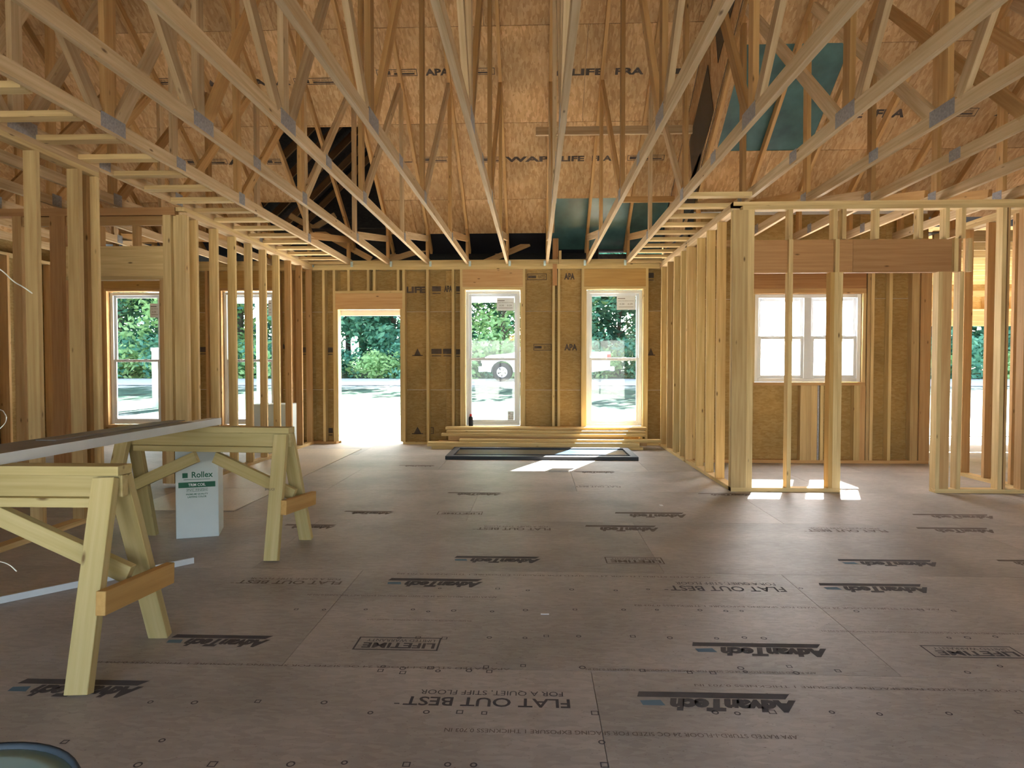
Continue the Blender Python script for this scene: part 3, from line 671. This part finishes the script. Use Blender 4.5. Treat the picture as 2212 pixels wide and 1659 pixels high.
# far wall of right room with twin window
wy = root('wall_right_far', (3.4, 8, 0), 'sheathed wall behind the right room with a twin window', 'wall', kind='structure')
Y8 = 8.0; x8 = lambda px: XY(px, Y8); z8 = lambda py: ZY(py, Y8, 1750)
WA, WB, WC, WD_ = x8(1630), x8(1862), z8(826), z8(634)
bx('top_plate', (XR, 4.86), (Y8, Y8+.089), (TOP-.076, TOP), 'warm', wy); bx('bottom_plate', (XR, 4.86), (Y8, Y8+.089), (0, .038), 'warm', wy)
bx('header', (WA-.04, WB+.04), (Y8+.003, Y8+.08), (2.17, 2.45), 'header', wy)
bx('header_plate', (WA-.04, WB+.04), (Y8, Y8+.089), (WD_, 2.168), 'warm', wy); bx('sill_plate', (WA-.04, WB+.04), (Y8-.005, Y8+.089), (WC-.038, WC), 'warm', wy)
for x in (WA-.04, WB+.002): bx('jack_stud', (x, x+.038), (Y8, Y8+.089), (WC, WD_), 'stud', wy)
for (px, w, m_) in [(1620, .038, 'stud'), (1872, .038, 'stud'), (1880, .04, 'stud'), (1919, .038, 'studw'), (1968, .09, 'stud'), (1987, .13, 'warm')]: bx('stud', (x8(px), x8(px)+w), (Y8, Y8+.089), (.038, TOP-.076), m_, wy)
for (px, w, m_) in [(1703, .038, 'studw'), (1730, .07, 'stud'), (1742, .07, 'stud'), (1754, .07, 'stud'), (1767, .02, 'plate'), (1773, .038, 'studw'), (1846, .07, 'studw'), (1858, .07, 'warm')]: bx('cripple', (x8(px), x8(px)+w), (Y8+.0, Y8+.089), (.038, WC-.039), m_, wy)
sheath(wy, XR+.09, 4.86, -.02, 3.1, Y8+.09, [(WA, WB, WC, WD_)], seams=(2.05,), xs=(3.3, 4.35))
sheath(wy, XR+.09, 4.86, -.3, 3.15, Y8+.105, [(WA, WB, WC, WD_)], m='paint', t=.003)  # same added wrap, sealing the seams of this wall against light
window('window_5', WA+.006, WB-.006, WC+.006, WD_-.006, Y8+.03, 'twin white window with white glare added to its glass in the right room', twin=True, glare=True)
ws = root('wall_right_side', (2.1, 8.9, 0), 'sheathed outer wall behind the right stud partition', 'wall', kind='structure')
for (ya, yb) in ((8.1, 9.0), (9.002, D+.6)): slab('sheathing', [(2.03, ya, -.02), (2.03, yb, -.02), (2.03, yb, 3.3), (2.03, ya, 3.3)], .012, 'walls', ws)
# partition further right
wz = root('wall_right_hall', (4.7, 7, 0), 'short hall partition of studs at the far right', 'wall', kind='structure')
bx('top_plate', (4.68, 4.769), (YC+.09, 7.2), (TOP-.038, TOP), 'stud', wz); bx('top_plate', (4.68, 4.769), (YC+.09, 7.2), (TOP-.076, TOP-.0385), 'stud', wz); bx('bottom_plate', (4.68, 4.769), (YC+.09, 7.2), (0, .038), 'stud', wz)
for y in (6.40, 6.775, 7.126): stud_y(wz, y, 4.68, 4.769, m='warm')
# right outer wall and garage wing
wq = root('wall_right_outer', (7.35, 2, 0), 'sheathed right outer wall', 'wall', kind='structure')
for i in range(24):
    y = -3.3+.4064*i
    bx('stud', (7.26, 7.4), (y, y+.038), (.038, TOP), 'warm', wq)
bx('top_plate', (7.26, 7.4), (-3.3, YC), (TOP-.038, TOP), 'stud', wq); bx('bottom_plate', (7.26, 7.4), (-3.3, YC), (0, .038), 'stud', wq)
for (ya, yb, za, zb_) in [(-3.3, .8, -.02, 3.0), (.8, 4.4, -.02, 3.0), (4.4, 8.1, -.02, 3.0)]:
    slab('sheathing', [(7.41, ya, za), (7.41, yb, za), (7.41, yb, zb_), (7.41, ya, zb_)], .012, 'walls', wq)
wg = root('wall_wing', (8, 12.5, -.3), 'far wing wall with a header over its wide opening', 'wall', kind='structure')
YG = 12.5; xg = lambda px: XY(px, YG); zg = lambda py: ZY(py, YG, 2060)
bx('header', (7.3, 9.6), (YG, YG+.08), (zg(704), zg(672)), 'warm', wg); bx('top_plate', (5, 12), (YG, YG+.089), (zg(640), zg(628)), 'warm', wg); bx('header_plate', (7.3, 9.6), (YG-.01, YG+.089), (zg(672), zg(668)), 'stud', wg)
for x in (7.5, 8.1, 8.6, 9.1): bx('cripple', (x, x+.038), (YG, YG+.089), (zg(668), zg(640)), 'stud', wg)
for x in (5.2, 5.8, 6.4, 7.0, 7.25, 9.62, 10.2, 11): bx('stud', (x, x+.038), (YG, YG+.089), (-.3, zg(640)), 'stud', wg)
bx('sill_plate', (7.3, 9.6), (YG-.1, YG+.12), (zg(960), zg(946)), 'paint', wg); bx('sill_plate', (7.3, 9.6), (YG-.04, YG+.05), (zg(944), zg(940)), 'aludark', wg)
sheath(wg, 5, 12, -.3, 3.1, YG+.09, [(7.3, 9.6, zg(946), zg(704))])
slab('sheathing', [(12, 8, -.3), (12, 12.6, -.3), (12, 12.6, 3.1), (12, 8, 3.1)], .012, 'walls', wg)
slab('sheathing', [(4.86, 8.1, -.3), (4.86, 12.6, -.3), (4.86, 12.6, 3.1), (4.86, 8.1, 3.1)], .012, 'walls', wg)
slab('roof_panel', [(4.9, 8, 3.4), (4.9, 12.9, 3.4), (12.2, 12.9, 3.4), (12.2, 8, 3.4)], .012, 'roof', wg)
for i in range(8): bx('ceiling_joist', (5.0, 12), (8.2+.6*i, 8.238+.6*i), (TOP, TOP+.14), 'stud', wg)
for i, (y, z) in enumerate([(9.6, -.28), (9.55, -.2), (9.65, -.1)]):
    b_ = bx('board', (5.6, 8.4), (y, y+.2), (z, z+.045), 'paint' if i != 1 else 'aludark'); tagit(b_, ('lowest', 'dark middle', 'topmost white')[i]+' board stacked on the wing floor at far right', 'board', 'boards on the wing floor')

# ---------------------------------------------------------------- rear (behind the camera): open framing
wb = root('wall_rear', (0, -3.3, 0), 'open stud wall behind the viewer', 'wall', kind='structure')
sheath(wb, -7.4, 7.4, -.02, 2.9, -3.42, [(-5.0, 5.0, -.1, 2.15)], t=-.012)
slab('sheathing', [(-7.4, -3.42, 2.9), (7.4, -3.42, 2.9), (7.4, -3.42, 3.1), (-7.4, -3.42, 3.1)], .012, 'walls', wb)
bx('top_plate', (-7.4, 7.4), (-3.4, -3.26), (TOP-.076, TOP), 'stud', wb); bx('bottom_plate', (-7.4, 7.4), (-3.4, -3.26), (0, .038), 'stud', wb)
for i in range(13): bx('stud', (-7.3+1.2*i, -7.262+1.2*i), (-3.4, -3.26), (.038, TOP-.076), 'stud', wb)

# ---------------------------------------------------------------- porch
pr = root('porch', (-3, 11, -.1), 'covered front porch with white beam and columns', 'porch', kind='structure')
bx('porch_slab', (-7.4, .95), (D+.16, 12.9), (-.35, -.07), 'concrete', pr)
bx('porch_ceiling', (-7.4, .95), (D+.16, 12.45), (2.62, 2.64), 'paint', pr)
bx('porch_beam', (-7.4, .95), (12.3, 12.45), (2.46, 2.62), 'paint', pr)
for x in (-7.2, -5.45, -2.35, .82): lathe('column', [(.09, -.07), (.09, .05), (.07, .06), (.07, 2.38), (.09, 2.4), (.09, 2.46)], (x, 12.37, 0), 'paint', pr, 16)
slab('porch_roof', [(-7.6, D+.15, 3.36), (.97, D+.15, 3.36), (.97, 12.8, 2.8), (-7.6, 12.8, 2.8)], .012, 'dark', pr)
slab('porch_end', [(.96, D+.15, 2.62), (.96, 12.8, 2.62), (.96, 12.8, 2.8), (.96, D+.15, 3.36)], .012, 'dark', pr)
slab('porch_fascia', [(-7.6, 12.8, 2.55), (.97, 12.8, 2.55), (.97, 12.8, 2.8), (-7.6, 12.8, 2.8)], .012, 'dark', pr)
gr = root('gable_overframe', (-3.15, 9, 3.2), 'overbuilt gable, coloured as unlit, seen through the missing deck sheets', 'roof', kind='structure')
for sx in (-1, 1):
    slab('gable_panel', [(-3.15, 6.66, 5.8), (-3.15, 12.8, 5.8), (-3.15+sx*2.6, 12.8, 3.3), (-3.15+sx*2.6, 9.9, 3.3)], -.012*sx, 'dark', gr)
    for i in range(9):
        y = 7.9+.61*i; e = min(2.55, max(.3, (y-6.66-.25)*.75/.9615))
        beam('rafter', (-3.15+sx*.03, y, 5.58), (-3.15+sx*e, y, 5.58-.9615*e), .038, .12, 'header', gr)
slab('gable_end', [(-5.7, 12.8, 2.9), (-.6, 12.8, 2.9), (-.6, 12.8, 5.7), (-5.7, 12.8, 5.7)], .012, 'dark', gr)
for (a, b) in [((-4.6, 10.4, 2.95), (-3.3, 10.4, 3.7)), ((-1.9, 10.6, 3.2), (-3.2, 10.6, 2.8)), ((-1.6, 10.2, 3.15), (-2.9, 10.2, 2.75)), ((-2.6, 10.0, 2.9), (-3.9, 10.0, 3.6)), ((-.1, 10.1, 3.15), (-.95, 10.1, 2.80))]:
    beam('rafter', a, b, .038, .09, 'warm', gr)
# eaves over the right part
ev = root('eave', (1.5, D+.3, 2.9), 'closed roof eave over the right windows', 'eave', kind='structure')
bx('soffit', (.97, 2.0), (D+.155, D+.5), (2.83, 2.845), 'dark', ev); bx('fascia', (.97, 2.0), (D+.5, D+.52), (2.75, 3.0), 'dark', ev)  # dark colour stands for the unlit gap above the wall
bx('soffit', (2.0, 5.0), (8.1, 8.45), (2.86, 2.872), 'dark', ev); bx('fascia', (2.0, 5.0), (8.45, 8.47), (2.8, 3.0), 'dark', ev)

# ---------------------------------------------------------------- thin sheets, lumber, dark panel on the floor
for i, (ya, yb, x0, x1) in enumerate([(5.14, 6.1, -3.44, -2.50), (6.103, 9.1, -3.44, -2.53)]):
    o = bx('hardboard_sheet', (x0, x1), (ya, yb), (.001, .007), 'thin'); tagit(o, ('short', 'long')[i]+' thin pale sheet lying on the floor along the left partition, '+('nearer' if i == 0 else 'farther')+' piece', 'sheet', 'thin floor sheets')
pile = [(-1.25, 1.42, 9.30, 9.44, .0, .038, 'warm'), (-1.52, 1.55, 9.17, 9.285, .0, .038, 'studw'), (-1.58, 1.50, 9.16, 9.30, .04, .10, 'studw'), (-1.45, 1.63, 9.32, 9.46, .04, .10, 'warm'),
        (-1.12, 1.82, 9.22, 9.36, .102, .14, 'studw'), (-1.30, 1.30, 9.38, 9.52, .102, .17, 'warm'), (-1.40, 1.62, 9.34, 9.46, .172, .21, 'studw'), (-1.33, 1.62, 9.40, 9.54, .212, .25, 'studw'), (-1.36, 1.66, 9.50, 9.64, .255, .293, 'stud')]
lab = ['bottom rear board of lumber pile under the windows', 'bottom front board of lumber pile under the windows', 'thick front plank low in the lumber pile, sticking out left', 'thick rear plank low in the lumber pile',
       'light-edged plank of lumber pile reaching farthest right', 'middle rear plank in the lumber pile under the windows', 'second plank from top of lumber pile, front', 'upper plank just below the top of the lumber pile', 'topmost plank of the lumber pile under the windows']
for (a, b, y0, y1, z0, z1, m_), t_ in zip(pile, lab):
    tagit(bx('lumber_board', (a, b), (y0, y1), (z0, z1), m_, bev=.003), t_, 'board', 'boards piled under the windows')
dp = root('glazed_panel', (.1, 8.7, 0), 'long dark glazed door panel lying flat on the floor before the lumber', 'door panel')
for (x, y, z) in (((-1.17, 1.32), (8.14, 8.23), (.0, .045)), ((-1.17, 1.32), (9.0, 9.08), (.0, .045)), ((-1.17, -1.08), (8.23, 9.0), (.0, .045)), ((1.23, 1.32), (8.23, 9.0), (.0, .045))): bx('frame', x, y, z, 'black', dp, bev=.004)
bx('pane', (-1.08, 1.23), (8.23, 9.0), (.02, .03), 'glasdark', dp)
bx('muntin', (-1.08, 1.23), (8.4, 8.42), (.03, .036), 'black', dp)
tagit(bx('register_cover', (.15, .37), (7.22, 7.33), (.0005, .006), 'aludark'), 'small dark floor vent cover in the sun patch', 'vent')

lb = beam('leaning_board', (2.0, 8.55, .05), (2.0, 9.02, 1.2), .012, .12, 'alu', None, up=(0, -1, .4)); tagit(lb, 'grey board leaning behind the studs of the right partition', 'board')
wc2 = root('white_carton', (-3.85, 9.2, 0), 'low white carton standing behind the left partition studs', 'box')
bx('box', (-4.15, -3.6), (9.05, 9.45), (0.001, .65), 'card', wc2, bev=.004); bx('flap', (-4.145, -3.605), (9.055, 9.445), (.651, .655), 'card', wc2)
# ---------------------------------------------------------------- sawhorses
def sawhorse(cx, cy, rz, label, Lr=1.19):
    r = root('sawhorse', (0, 0, 0), label, 'sawhorse', 'wooden sawhorses'); b = .003
    h = Lr/2
    bx('top_board', (-h, h), (-.0445, .0445), (.765, .803), 'horse', r, bev=b)
    bx('beam', (-h+.01, h), (-.019, .019), (.676, .764), 'horse', r, bev=b)
    bx('bottom_board', (-h+.11, h-.11), (-.0445, .0445), (.638, .6755), 'horse', r, bev=b)
    for sx in (-1, 1):
        for sy in (-1, 1):
            beam('leg', (sx*(h-.02), sy*.252, .0), (sx*(h-.052), sy*.040, .757), .038, .089, 'horse', r, up=(1, 0, 0), bev=b)
        beam('spreader', (sx*(h+.048), -.225, .325), (sx*(h+.048), .222, .295), .038, .09, 'orange', r, bev=b)
        beam('brace', (sx*(h-.53), 0, .60), (sx*(h+.015), 0, .36), .038, .075, 'horse', r, bev=b)
    # trim leg bottoms are flush with the floor
    r.location = (cx, cy, 0.004); r.rotation_euler = (0, 0, rz); return r
s1 = sawhorse(-1.648-.595, 2.477, 0.0, 'near wooden sawhorse cut off by the left edge, closest to the viewer')
s2 = sawhorse(-2.184, 4.11, math.radians(-3.8), 'far wooden sawhorse standing in front of the white carton')
bm_ = print_on(s2, [('t', 'SPRUCE', 0, 0, .065, .014)], (.535, -.185, .43), (1, 0, 0), (0, .27, .96), 'faint', 'stamp')
# ---------------------------------------------------------------- aluminium channel across the sawhorses and strip on the floor
ch = root('metal_channel', (-2.15, 3.3, .81), 'long white metal trim channel lying across both sawhorses', 'metal trim')
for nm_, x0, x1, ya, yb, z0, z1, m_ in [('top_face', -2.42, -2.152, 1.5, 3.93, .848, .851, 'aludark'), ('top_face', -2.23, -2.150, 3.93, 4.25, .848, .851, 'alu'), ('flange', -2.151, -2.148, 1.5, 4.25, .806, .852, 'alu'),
    ('flange', -2.423, -2.42, 1.5, 3.93, .806, .851, 'alu'), ('inner_strip', -2.36, -2.26, 2.9, 4.0, .852, .856, 'aludark')]:  # darker top faces paint in the reflection of the rafters
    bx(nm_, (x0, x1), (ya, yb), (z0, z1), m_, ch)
fs = beam('trim_strip', (-3.2, 2.54, .02), (-2.085, 3.765, .02), .012, .035, 'alu', None); tagit(fs, 'white metal trim strip lying on the floor behind the near sawhorse', 'metal trim')
# carton
bxr = root('carton', (0, 0, 0), 'tall white carton with green band and dark lettering', 'box')
bx('box', (-.137, .137), (0, .26), (0, .755), 'card', bxr, bev=.004); bx('flap', (-.136, .136), (.002, .258), (.756, .76), 'card', bxr); bx('tape', (-.02, .02), (.0, .26), (.7602, .761), 'paper', bxr)
print_on(bxr, [('r', 0, .375, .235, .038)], (0, -.0015, 0), (1, 0, 0), (0, 0, 1), 'green', 'band')
print_on(bxr, [('r', -.075, .442, .034, .034), ('t', 'Rollex', .035, .445, .135, .042, 0, .02), ('r', 0, .412, .17, .003), ('t', 'PVC FINISH', 0, .338, .12, .014), ('o', 0, .338, .135, .022, .0015),
               ('t', 'PREMIUM QUALITY', 0, .308, .14, .012, 0, .02), ('t', 'LASTING COLOR', 0, .29, .12, .012, 0, .02)], (0, -.0015, 0), (1, 0, 0), (0, 0, 1), 'green', 'lettering')
print_on(bxr, [('t', 'TRIM COIL', 0, .375, .11, .02, 0, .02)], (0, -.0025, 0), (1, 0, 0), (0, 0, 1), 'paper', 'lettering')
bxr.location = (-2.372, 4.339, 0); bxr.rotation_euler = (0, 0, math.radians(20))

# ---------------------------------------------------------------- bucket, wires and scraps
bk = root('drum', (0, 0, 0), 'pale green round drum with dark rim at the lower left corner', 'drum')
ORG['drum'] = Vector((0, 0, 0)); bk.location = (.03, .0, 0)
lathe('body', [(.19, .001), (.195, .25), (.198, .51)], (-.92, .85, 0), 'bucket', bk, 48)
lathe('rim', [(.198, .50), (.204, .505), (.207, .54), (.203, .549), (.197, .545), (.196, .535)], (-.92, .85, 0), 'bucketd', bk, 48, cap=False)
lathe('lid', [(.196, .512), (.196, .540), (.17, .541), (.02, .541)], (-.92, .85, 0), 'bucket', bk, 48)
def tube(name, pts, r, m, label, cat, group=None, parent=None):
    cu = bpy.data.curves.new(name, 'CURVE'); cu.dimensions = '3D'; cu.bevel_depth = r; cu.bevel_resolution = 2; cu.resolution_u = 8
    sp = cu.splines.new('BEZIER'); sp.bezier_points.add(len(pts)-1)
    for b_, p in zip(sp.bezier_points, pts): b_.co = p; b_.handle_left_type = b_.handle_right_type = 'AUTO'
    ob = bpy.data.objects.new('tmp', cu); COL.objects.link(ob)
    me = bpy.data.meshes.new_from_object(ob.evaluated_get(bpy.context.evaluated_depsgraph_get())); bpy.data.objects.remove(ob)
    me.materials.clear(); me.materials.append(M[m]); o = bpy.data.objects.new(name, me); COL.objects.link(o); tagit(o, label, cat, group); return o
def at(px, py, Y): return (XY(px, Y, py), Y, ZY(py, Y, px))
tube('wire', [at(-120, 460, 1.6), at(-60, 560, 1.6), at(0, 582, 1.6), at(30, 608, 1.62), at(55, 623, 1.62), at(70, 634, 1.63)], .0016, 'wire', 'thin pale wire curling down in at the upper left edge', 'wire', 'loose wires at the left')
tube('wire', [at(-150, 900, 1.6), at(-30, 882, 1.6), at(0, 885, 1.6), at(10, 893, 1.62), at(14, 903, 1.62), at(6, 920, 1.62), at(-40, 950, 1.6)], .0011, 'wire', 'small loop of pale wire at mid left edge', 'wire', 'loose wires at the left')
tube('wire', [at(-150, 1240, 1.5), at(-40, 1206, 1.5), at(0, 1213, 1.5), at(20, 1220, 1.5), at(36, 1234, 1.5)], .0014, 'wire', 'pale wire end poking in at the lower left edge', 'wire', 'loose wires at the left')
tagit(bx('paper_scrap', (FLR(1168, 1326)[0], FLR(1186, 1326)[0]), (YF(1327), YF(1325)), (.001, .003), 'paper'), 'tiny white scrap lying on the middle of the floor', 'scrap')
tagit(bx('paper_scrap', (FLR(1422, 1089)[0], FLR(1429, 1089)[0]), (YF(1091), YF(1088)), (.001, .003), 'paper'), 'tiny white scrap on the floor near the sun patches', 'scrap')

# ---------------------------------------------------------------- pickup on the road
tk = root('pickup_truck', (.43, 27, gz(27)), 'white pickup truck parked on the road beyond the windows', 'truck')
g = gz(27)+.02; y0, y1 = 26.2, 28.0
def prism(name, prof, y0, y1, m, parent, inset=0, bev=.03):
    bm = bmesh.new()
    a = [bm.verts.new((x, y0, z)) for x, z in prof]; c = [bm.verts.new((x, y1, z)) for x, z in prof]; n = len(prof)
    bm.faces.new(a[::-1]); bm.faces.new(c)
    for i in range(n): bm.faces.new((a[i], a[(i+1) % n], c[(i+1) % n], c[i]))
    bmesh.ops.recalc_face_normals(bm, faces=bm.faces[:])
    if bev: bmesh.ops.bevel(bm, geom=bm.edges[:], offset=bev, segments=2, affect='EDGES', profile=.5)
    me = bpy.data.meshes.new(name); bm.to_mesh(me); bm.free(); o = mesh(name, [v.co.copy() for v in me.vertices], [tuple(p.vertices) for p in me.polygons], m, parent); return o
fx = -2.25
def arch(cx, r=.47, n=8): return [(cx+r*math.cos(a), g+.38+r*math.sin(a)) for a in [math.pi*(i/n) for i in range(n+1)]][::-1]
body = [(fx+.02, g+.42)]+arch(fx+.86)+arch(fx+4.1)+[(fx+5.3, g+.48), (fx+5.32, g+1.22), (fx+1.75, g+1.2), (fx+.35, g+1.08), (fx+.05, g+.95)]
prism('body', body, y0, y1, 'car', tk, bev=0)
prism('cab', [(fx+1.3, g+1.15), (fx+1.95, g+1.72), (fx+2.3, g+1.82), (fx+3.2, g+1.8), (fx+3.45, g+1.2)], y0+.12, y1-.12, 'car', tk, bev=.03)
prism('side_window', [(fx+1.55, g+1.22), (fx+2.0, g+1.66), (fx+2.35, g+1.74), (fx+3.1, g+1.72), (fx+3.28, g+1.24)], y0+.105, y0+.12, 'glasdark', tk, bev=0)
for cx in (fx+.86, fx+4.1):
    for yy in (y0+.02, y1-.26):
        n = 28; V = []; F = []
        prof = [(.22, 0), (.36, .0), (.39, .03), (.39, .21), (.36, .24), (.22, .24)]
        for (r_, d_) in prof:
            for i in range(n): V.append((cx+r_*math.cos(2*math.pi*i/n), yy+d_, g+.38+r_*math.sin(2*math.pi*i/n)))
        for k in range(5):
            for i in range(n): F.append((k*n+i, k*n+(i+1) % n, (k+1)*n+(i+1) % n, (k+1)*n+i))
        wh = mesh('wheel', V, F, 'rubber', tk, True); ORG[wh.name] = ORG[tk.name]
        its = []
        V = [(cx, yy+.03, g+.38)]; F = []
        for i in range(10):
            a = 2*math.pi*i/10; rr = .24
            V += [(cx+rr*math.cos(a-.1), yy+.03, g+.38+rr*math.sin(a-.1)), (cx+rr*math.cos(a+.1 if i % 2 else a+.38), yy+.03, g+.38+rr*math.sin(a+.1 if i % 2 else a+.38))]
            F.append((0, 1+2*i, 2+2*i))
        mesh('rim', V, F, 'chrome', wh)
        V = []; F = []
        for (r_, d_) in [(.23, .01), (.19, .035)]:
            for i in range(n): V.append((cx+r_*math.cos(2*math.pi*i/n), yy+d_, g+.38+r_*math.sin(2*math.pi*i/n)))
        for i in range(n): F.append((i, (i+1) % n, n+(i+1) % n, n+i))
        mesh('rim', V, F, 'chrome', wh)
bx('tail_light', (fx+5.18, fx+5.34), (y0-.01, y0+.18), (g+.85, g+1.12), 'red', tk, bev=.01)
bx('headlight', (fx+.0, fx+.2), (y0-.01, y0+.2), (g+.75, g+.92), 'chrome', tk, bev=.01)
bx('bumper', (fx+5.3, fx+5.5), (y0+.03, y1-.03), (g+.42, g+.62), 'chrome', tk, bev=.03)
bx('bumper', (fx-.12, fx+.1), (y0+.03, y1-.03), (g+.38, g+.62), 'chrome', tk, bev=.03)

# ---------------------------------------------------------------- trees
def foliage(nq, rx, rz_, s, seed, zc_, squash=1):
    rnd = random.Random(seed); V = []; F = []
    cl = [(rnd.gauss(0, rx*.5), rnd.gauss(0, rx*.5), zc_+rnd.uniform(-rz_, rz_), rnd.uniform(.25, .5)*rx) for _ in range(34)]
    for i in range(nq):
        cx, cy, cz, cr = rnd.choice(cl)
        d = Vector((rnd.gauss(0, 1), rnd.gauss(0, 1), rnd.gauss(0, .75))).normalized()*cr*rnd.uniform(.6, 1.05)
        p = Vector((cx, cy, cz))+d; a = Vector((rnd.gauss(0, 1), rnd.gauss(0, 1), rnd.gauss(0, .6))).normalized(); b = a.cross(d+Vector((0, 0, .01))).normalized()
        k = s*rnd.uniform(.6, 1.4); u = a*k; v = b*k*.6; n0 = len(V)
        V += [p-u, p+v*.8, p+u, p-v*.8]; F.append((n0, n0+1, n0+2, n0+3))
    me = bpy.data.meshes.new('foliage'); me.from_pydata([tuple(v) for v in V], [], F); return me
def trunk_mesh(h, r, seed):
    rnd = random.Random(seed); V = []; F = []
    def limb(p, d, L, r0, r1, n=7, segs=5):
        b0 = len(V); q = Vector(p); dd = Vector(d).normalized()
        for k in range(segs+1):
            rr = r0+(r1-r0)*k/segs; s_ = dd.cross(Vector((.3, 1, .1))).normalized(); t_ = dd.cross(s_)
            for i in range(n): a = 2*math.pi*i/n; V.append(q+s_*rr*math.cos(a)+t_*rr*math.sin(a))
            q = q+dd*(L/segs); dd = (dd+Vector((rnd.gauss(0, .06), rnd.gauss(0, .06), 0))).normalized()
        for k in range(segs):
            for i in range(n): F.append((b0+k*n+i, b0+k*n+(i+1) % n, b0+(k+1)*n+(i+1) % n, b0+(k+1)*n+i))
    limb((0, 0, -.3), (rnd.gauss(0, .04), 0, 1), h, r, r*.4)
    for i in range(7):
        z = h*rnd.uniform(.25, .8); a = rnd.uniform(0, 6.28); limb((0, 0, z), (math.cos(a), math.sin(a), .8), h*.3, r*.3, r*.08, 5, 3)
    me = bpy.data.meshes.new('trunk'); me.from_pydata([tuple(v) for v in V], [], F); me.materials.append(M['bark']); return me
FM = [foliage(5200, 2.9, 4.6, .17, 1, 5.6), foliage(4600, 2.5, 4.2, .15, 2, 5.2), foliage(5400, 3.1, 4.4, .18, 3, 5.4)]
for k, me in enumerate(FM): me.materials.append(M[('leaf1', 'leaf2', 'leaf3')[k]])
TM = [trunk_mesh(9, .17, 5), trunk_mesh(8, .14, 6), trunk_mesh(10, .22, 7)]
names = ['mid green', 'bright yellow-green', 'dark green']
rt_ = random.Random(11); ti = 0; used = set()
ZN = [(-9, 'left of the far left window'), (-.69, 'seen through the far left window'), (-.57, 'right beside the view of the far left window'), (-.49, 'seen between the left partition studs'), (-.41, 'hidden left of the doorway'), (-.31, 'seen through the doorway'),
      (-.21, 'behind the wall right of the doorway'), (-.11, 'seen through the middle window'), (-.025, 'between the middle and right windows'), (.08, 'seen through the right window'), (.17, 'behind the right partition'),
      (.345, 'behind the twin window'), (.52, 'just right of the twin window'), (.61, 'seen through the far wing opening'), (.72, 'right of the far wing opening')]
def zone(X, Y):
    b = X/Y; k = max(i for i, z in enumerate(ZN) if b >= z[0]); return ZN[k][1]
def uniq(t_):
    for e in ('', ', right one', ', rightmost', ', far right one', ', last one', ', very last'):
        if t_+e not in used: used.add(t_+e); return t_+e
    return t_
tags = ['seen through the doorway', 'seen through the middle window', 'seen through the right window', 'seen through the far left window', 'seen through the partition window', 'seen through the wing opening', 'right of the truck', 'left of the truck']
for row, (Y, x0, x1, dx) in enumerate([(32.5, -31, 31, 4.2), (36.5, -34, 36, 4.4), (41, -38, 40, 4.6), (46, -42, 44, 5)]):
    x = x0; c = 0
    while x < x1:
        k = (0, 2, 0, 1, 2, 0, 2, 1)[(c+row*3) % 8] if row < 2 else 2
        X = x+rt_.uniform(-1, 1); yy = Y+rt_.uniform(-1.2, 1.2); s = rt_.uniform(.9, 1.2)+.1*row
        t = root('tree', (X, yy, gz(yy)), 'tree', 'tree', 'woodland trees beyond the road'); t['label'] = uniq(names[k]+' tree in the '+('front', 'second', 'third', 'back')[row]+' row, '+zone(X, yy))
        for nm_, me in (('foliage', FM[k]), ('trunk', TM[(c+row) % 3])):
            o = bpy.data.objects.new(nm_, me); COL.objects.link(o); o.parent = t
        t.rotation_euler = (0, 0, rt_.uniform(0, 6.28)); t.scale = (s, s, s); x += dx; c += 1
SM = [foliage(1500, .9, .5, .09, 21, .6), foliage(1500, 1.0, .45, .1, 22, .55)]
SM[0].materials.append(M['leaf1']); SM[1].materials.append(M['leaf2'])
c = 0
for x in [-29+1.9*i for i in range(31)]:
    X = x+rt_.uniform(-.6, .6); yy = 30.6+rt_.uniform(-.4, .6)
    o = bpy.data.objects.new('shrub', SM[c % 2]); COL.objects.link(o); o.location = (X, yy, gz(yy)+.0); s = rt_.uniform(1, 1.7); o.scale = (s, s, s); o.rotation_euler = (0, 0, rt_.uniform(0, 6))
    tagit(o, uniq(('mid green', 'bright')[c % 2]+' roadside shrub, '+zone(X, yy)), 'shrub', 'roadside shrubs'); c += 1
wp = root('well_cap', (-7.6, 16.5, gz(16.5)), 'white well pipe and bucket standing in the yard at far left', 'well pipe')
lathe('pipe', [(.09, 0), (.09, 1.5), (.11, 1.52), (.11, 1.6)], (-10.1, 16.5, gz(16.5)), 'paint', wp, 14)
lathe('tub', [(.22, 0), (.3, .75), (.31, .9)], (-9.65, 16.3, gz(16.3)), 'paint', wp, 18)
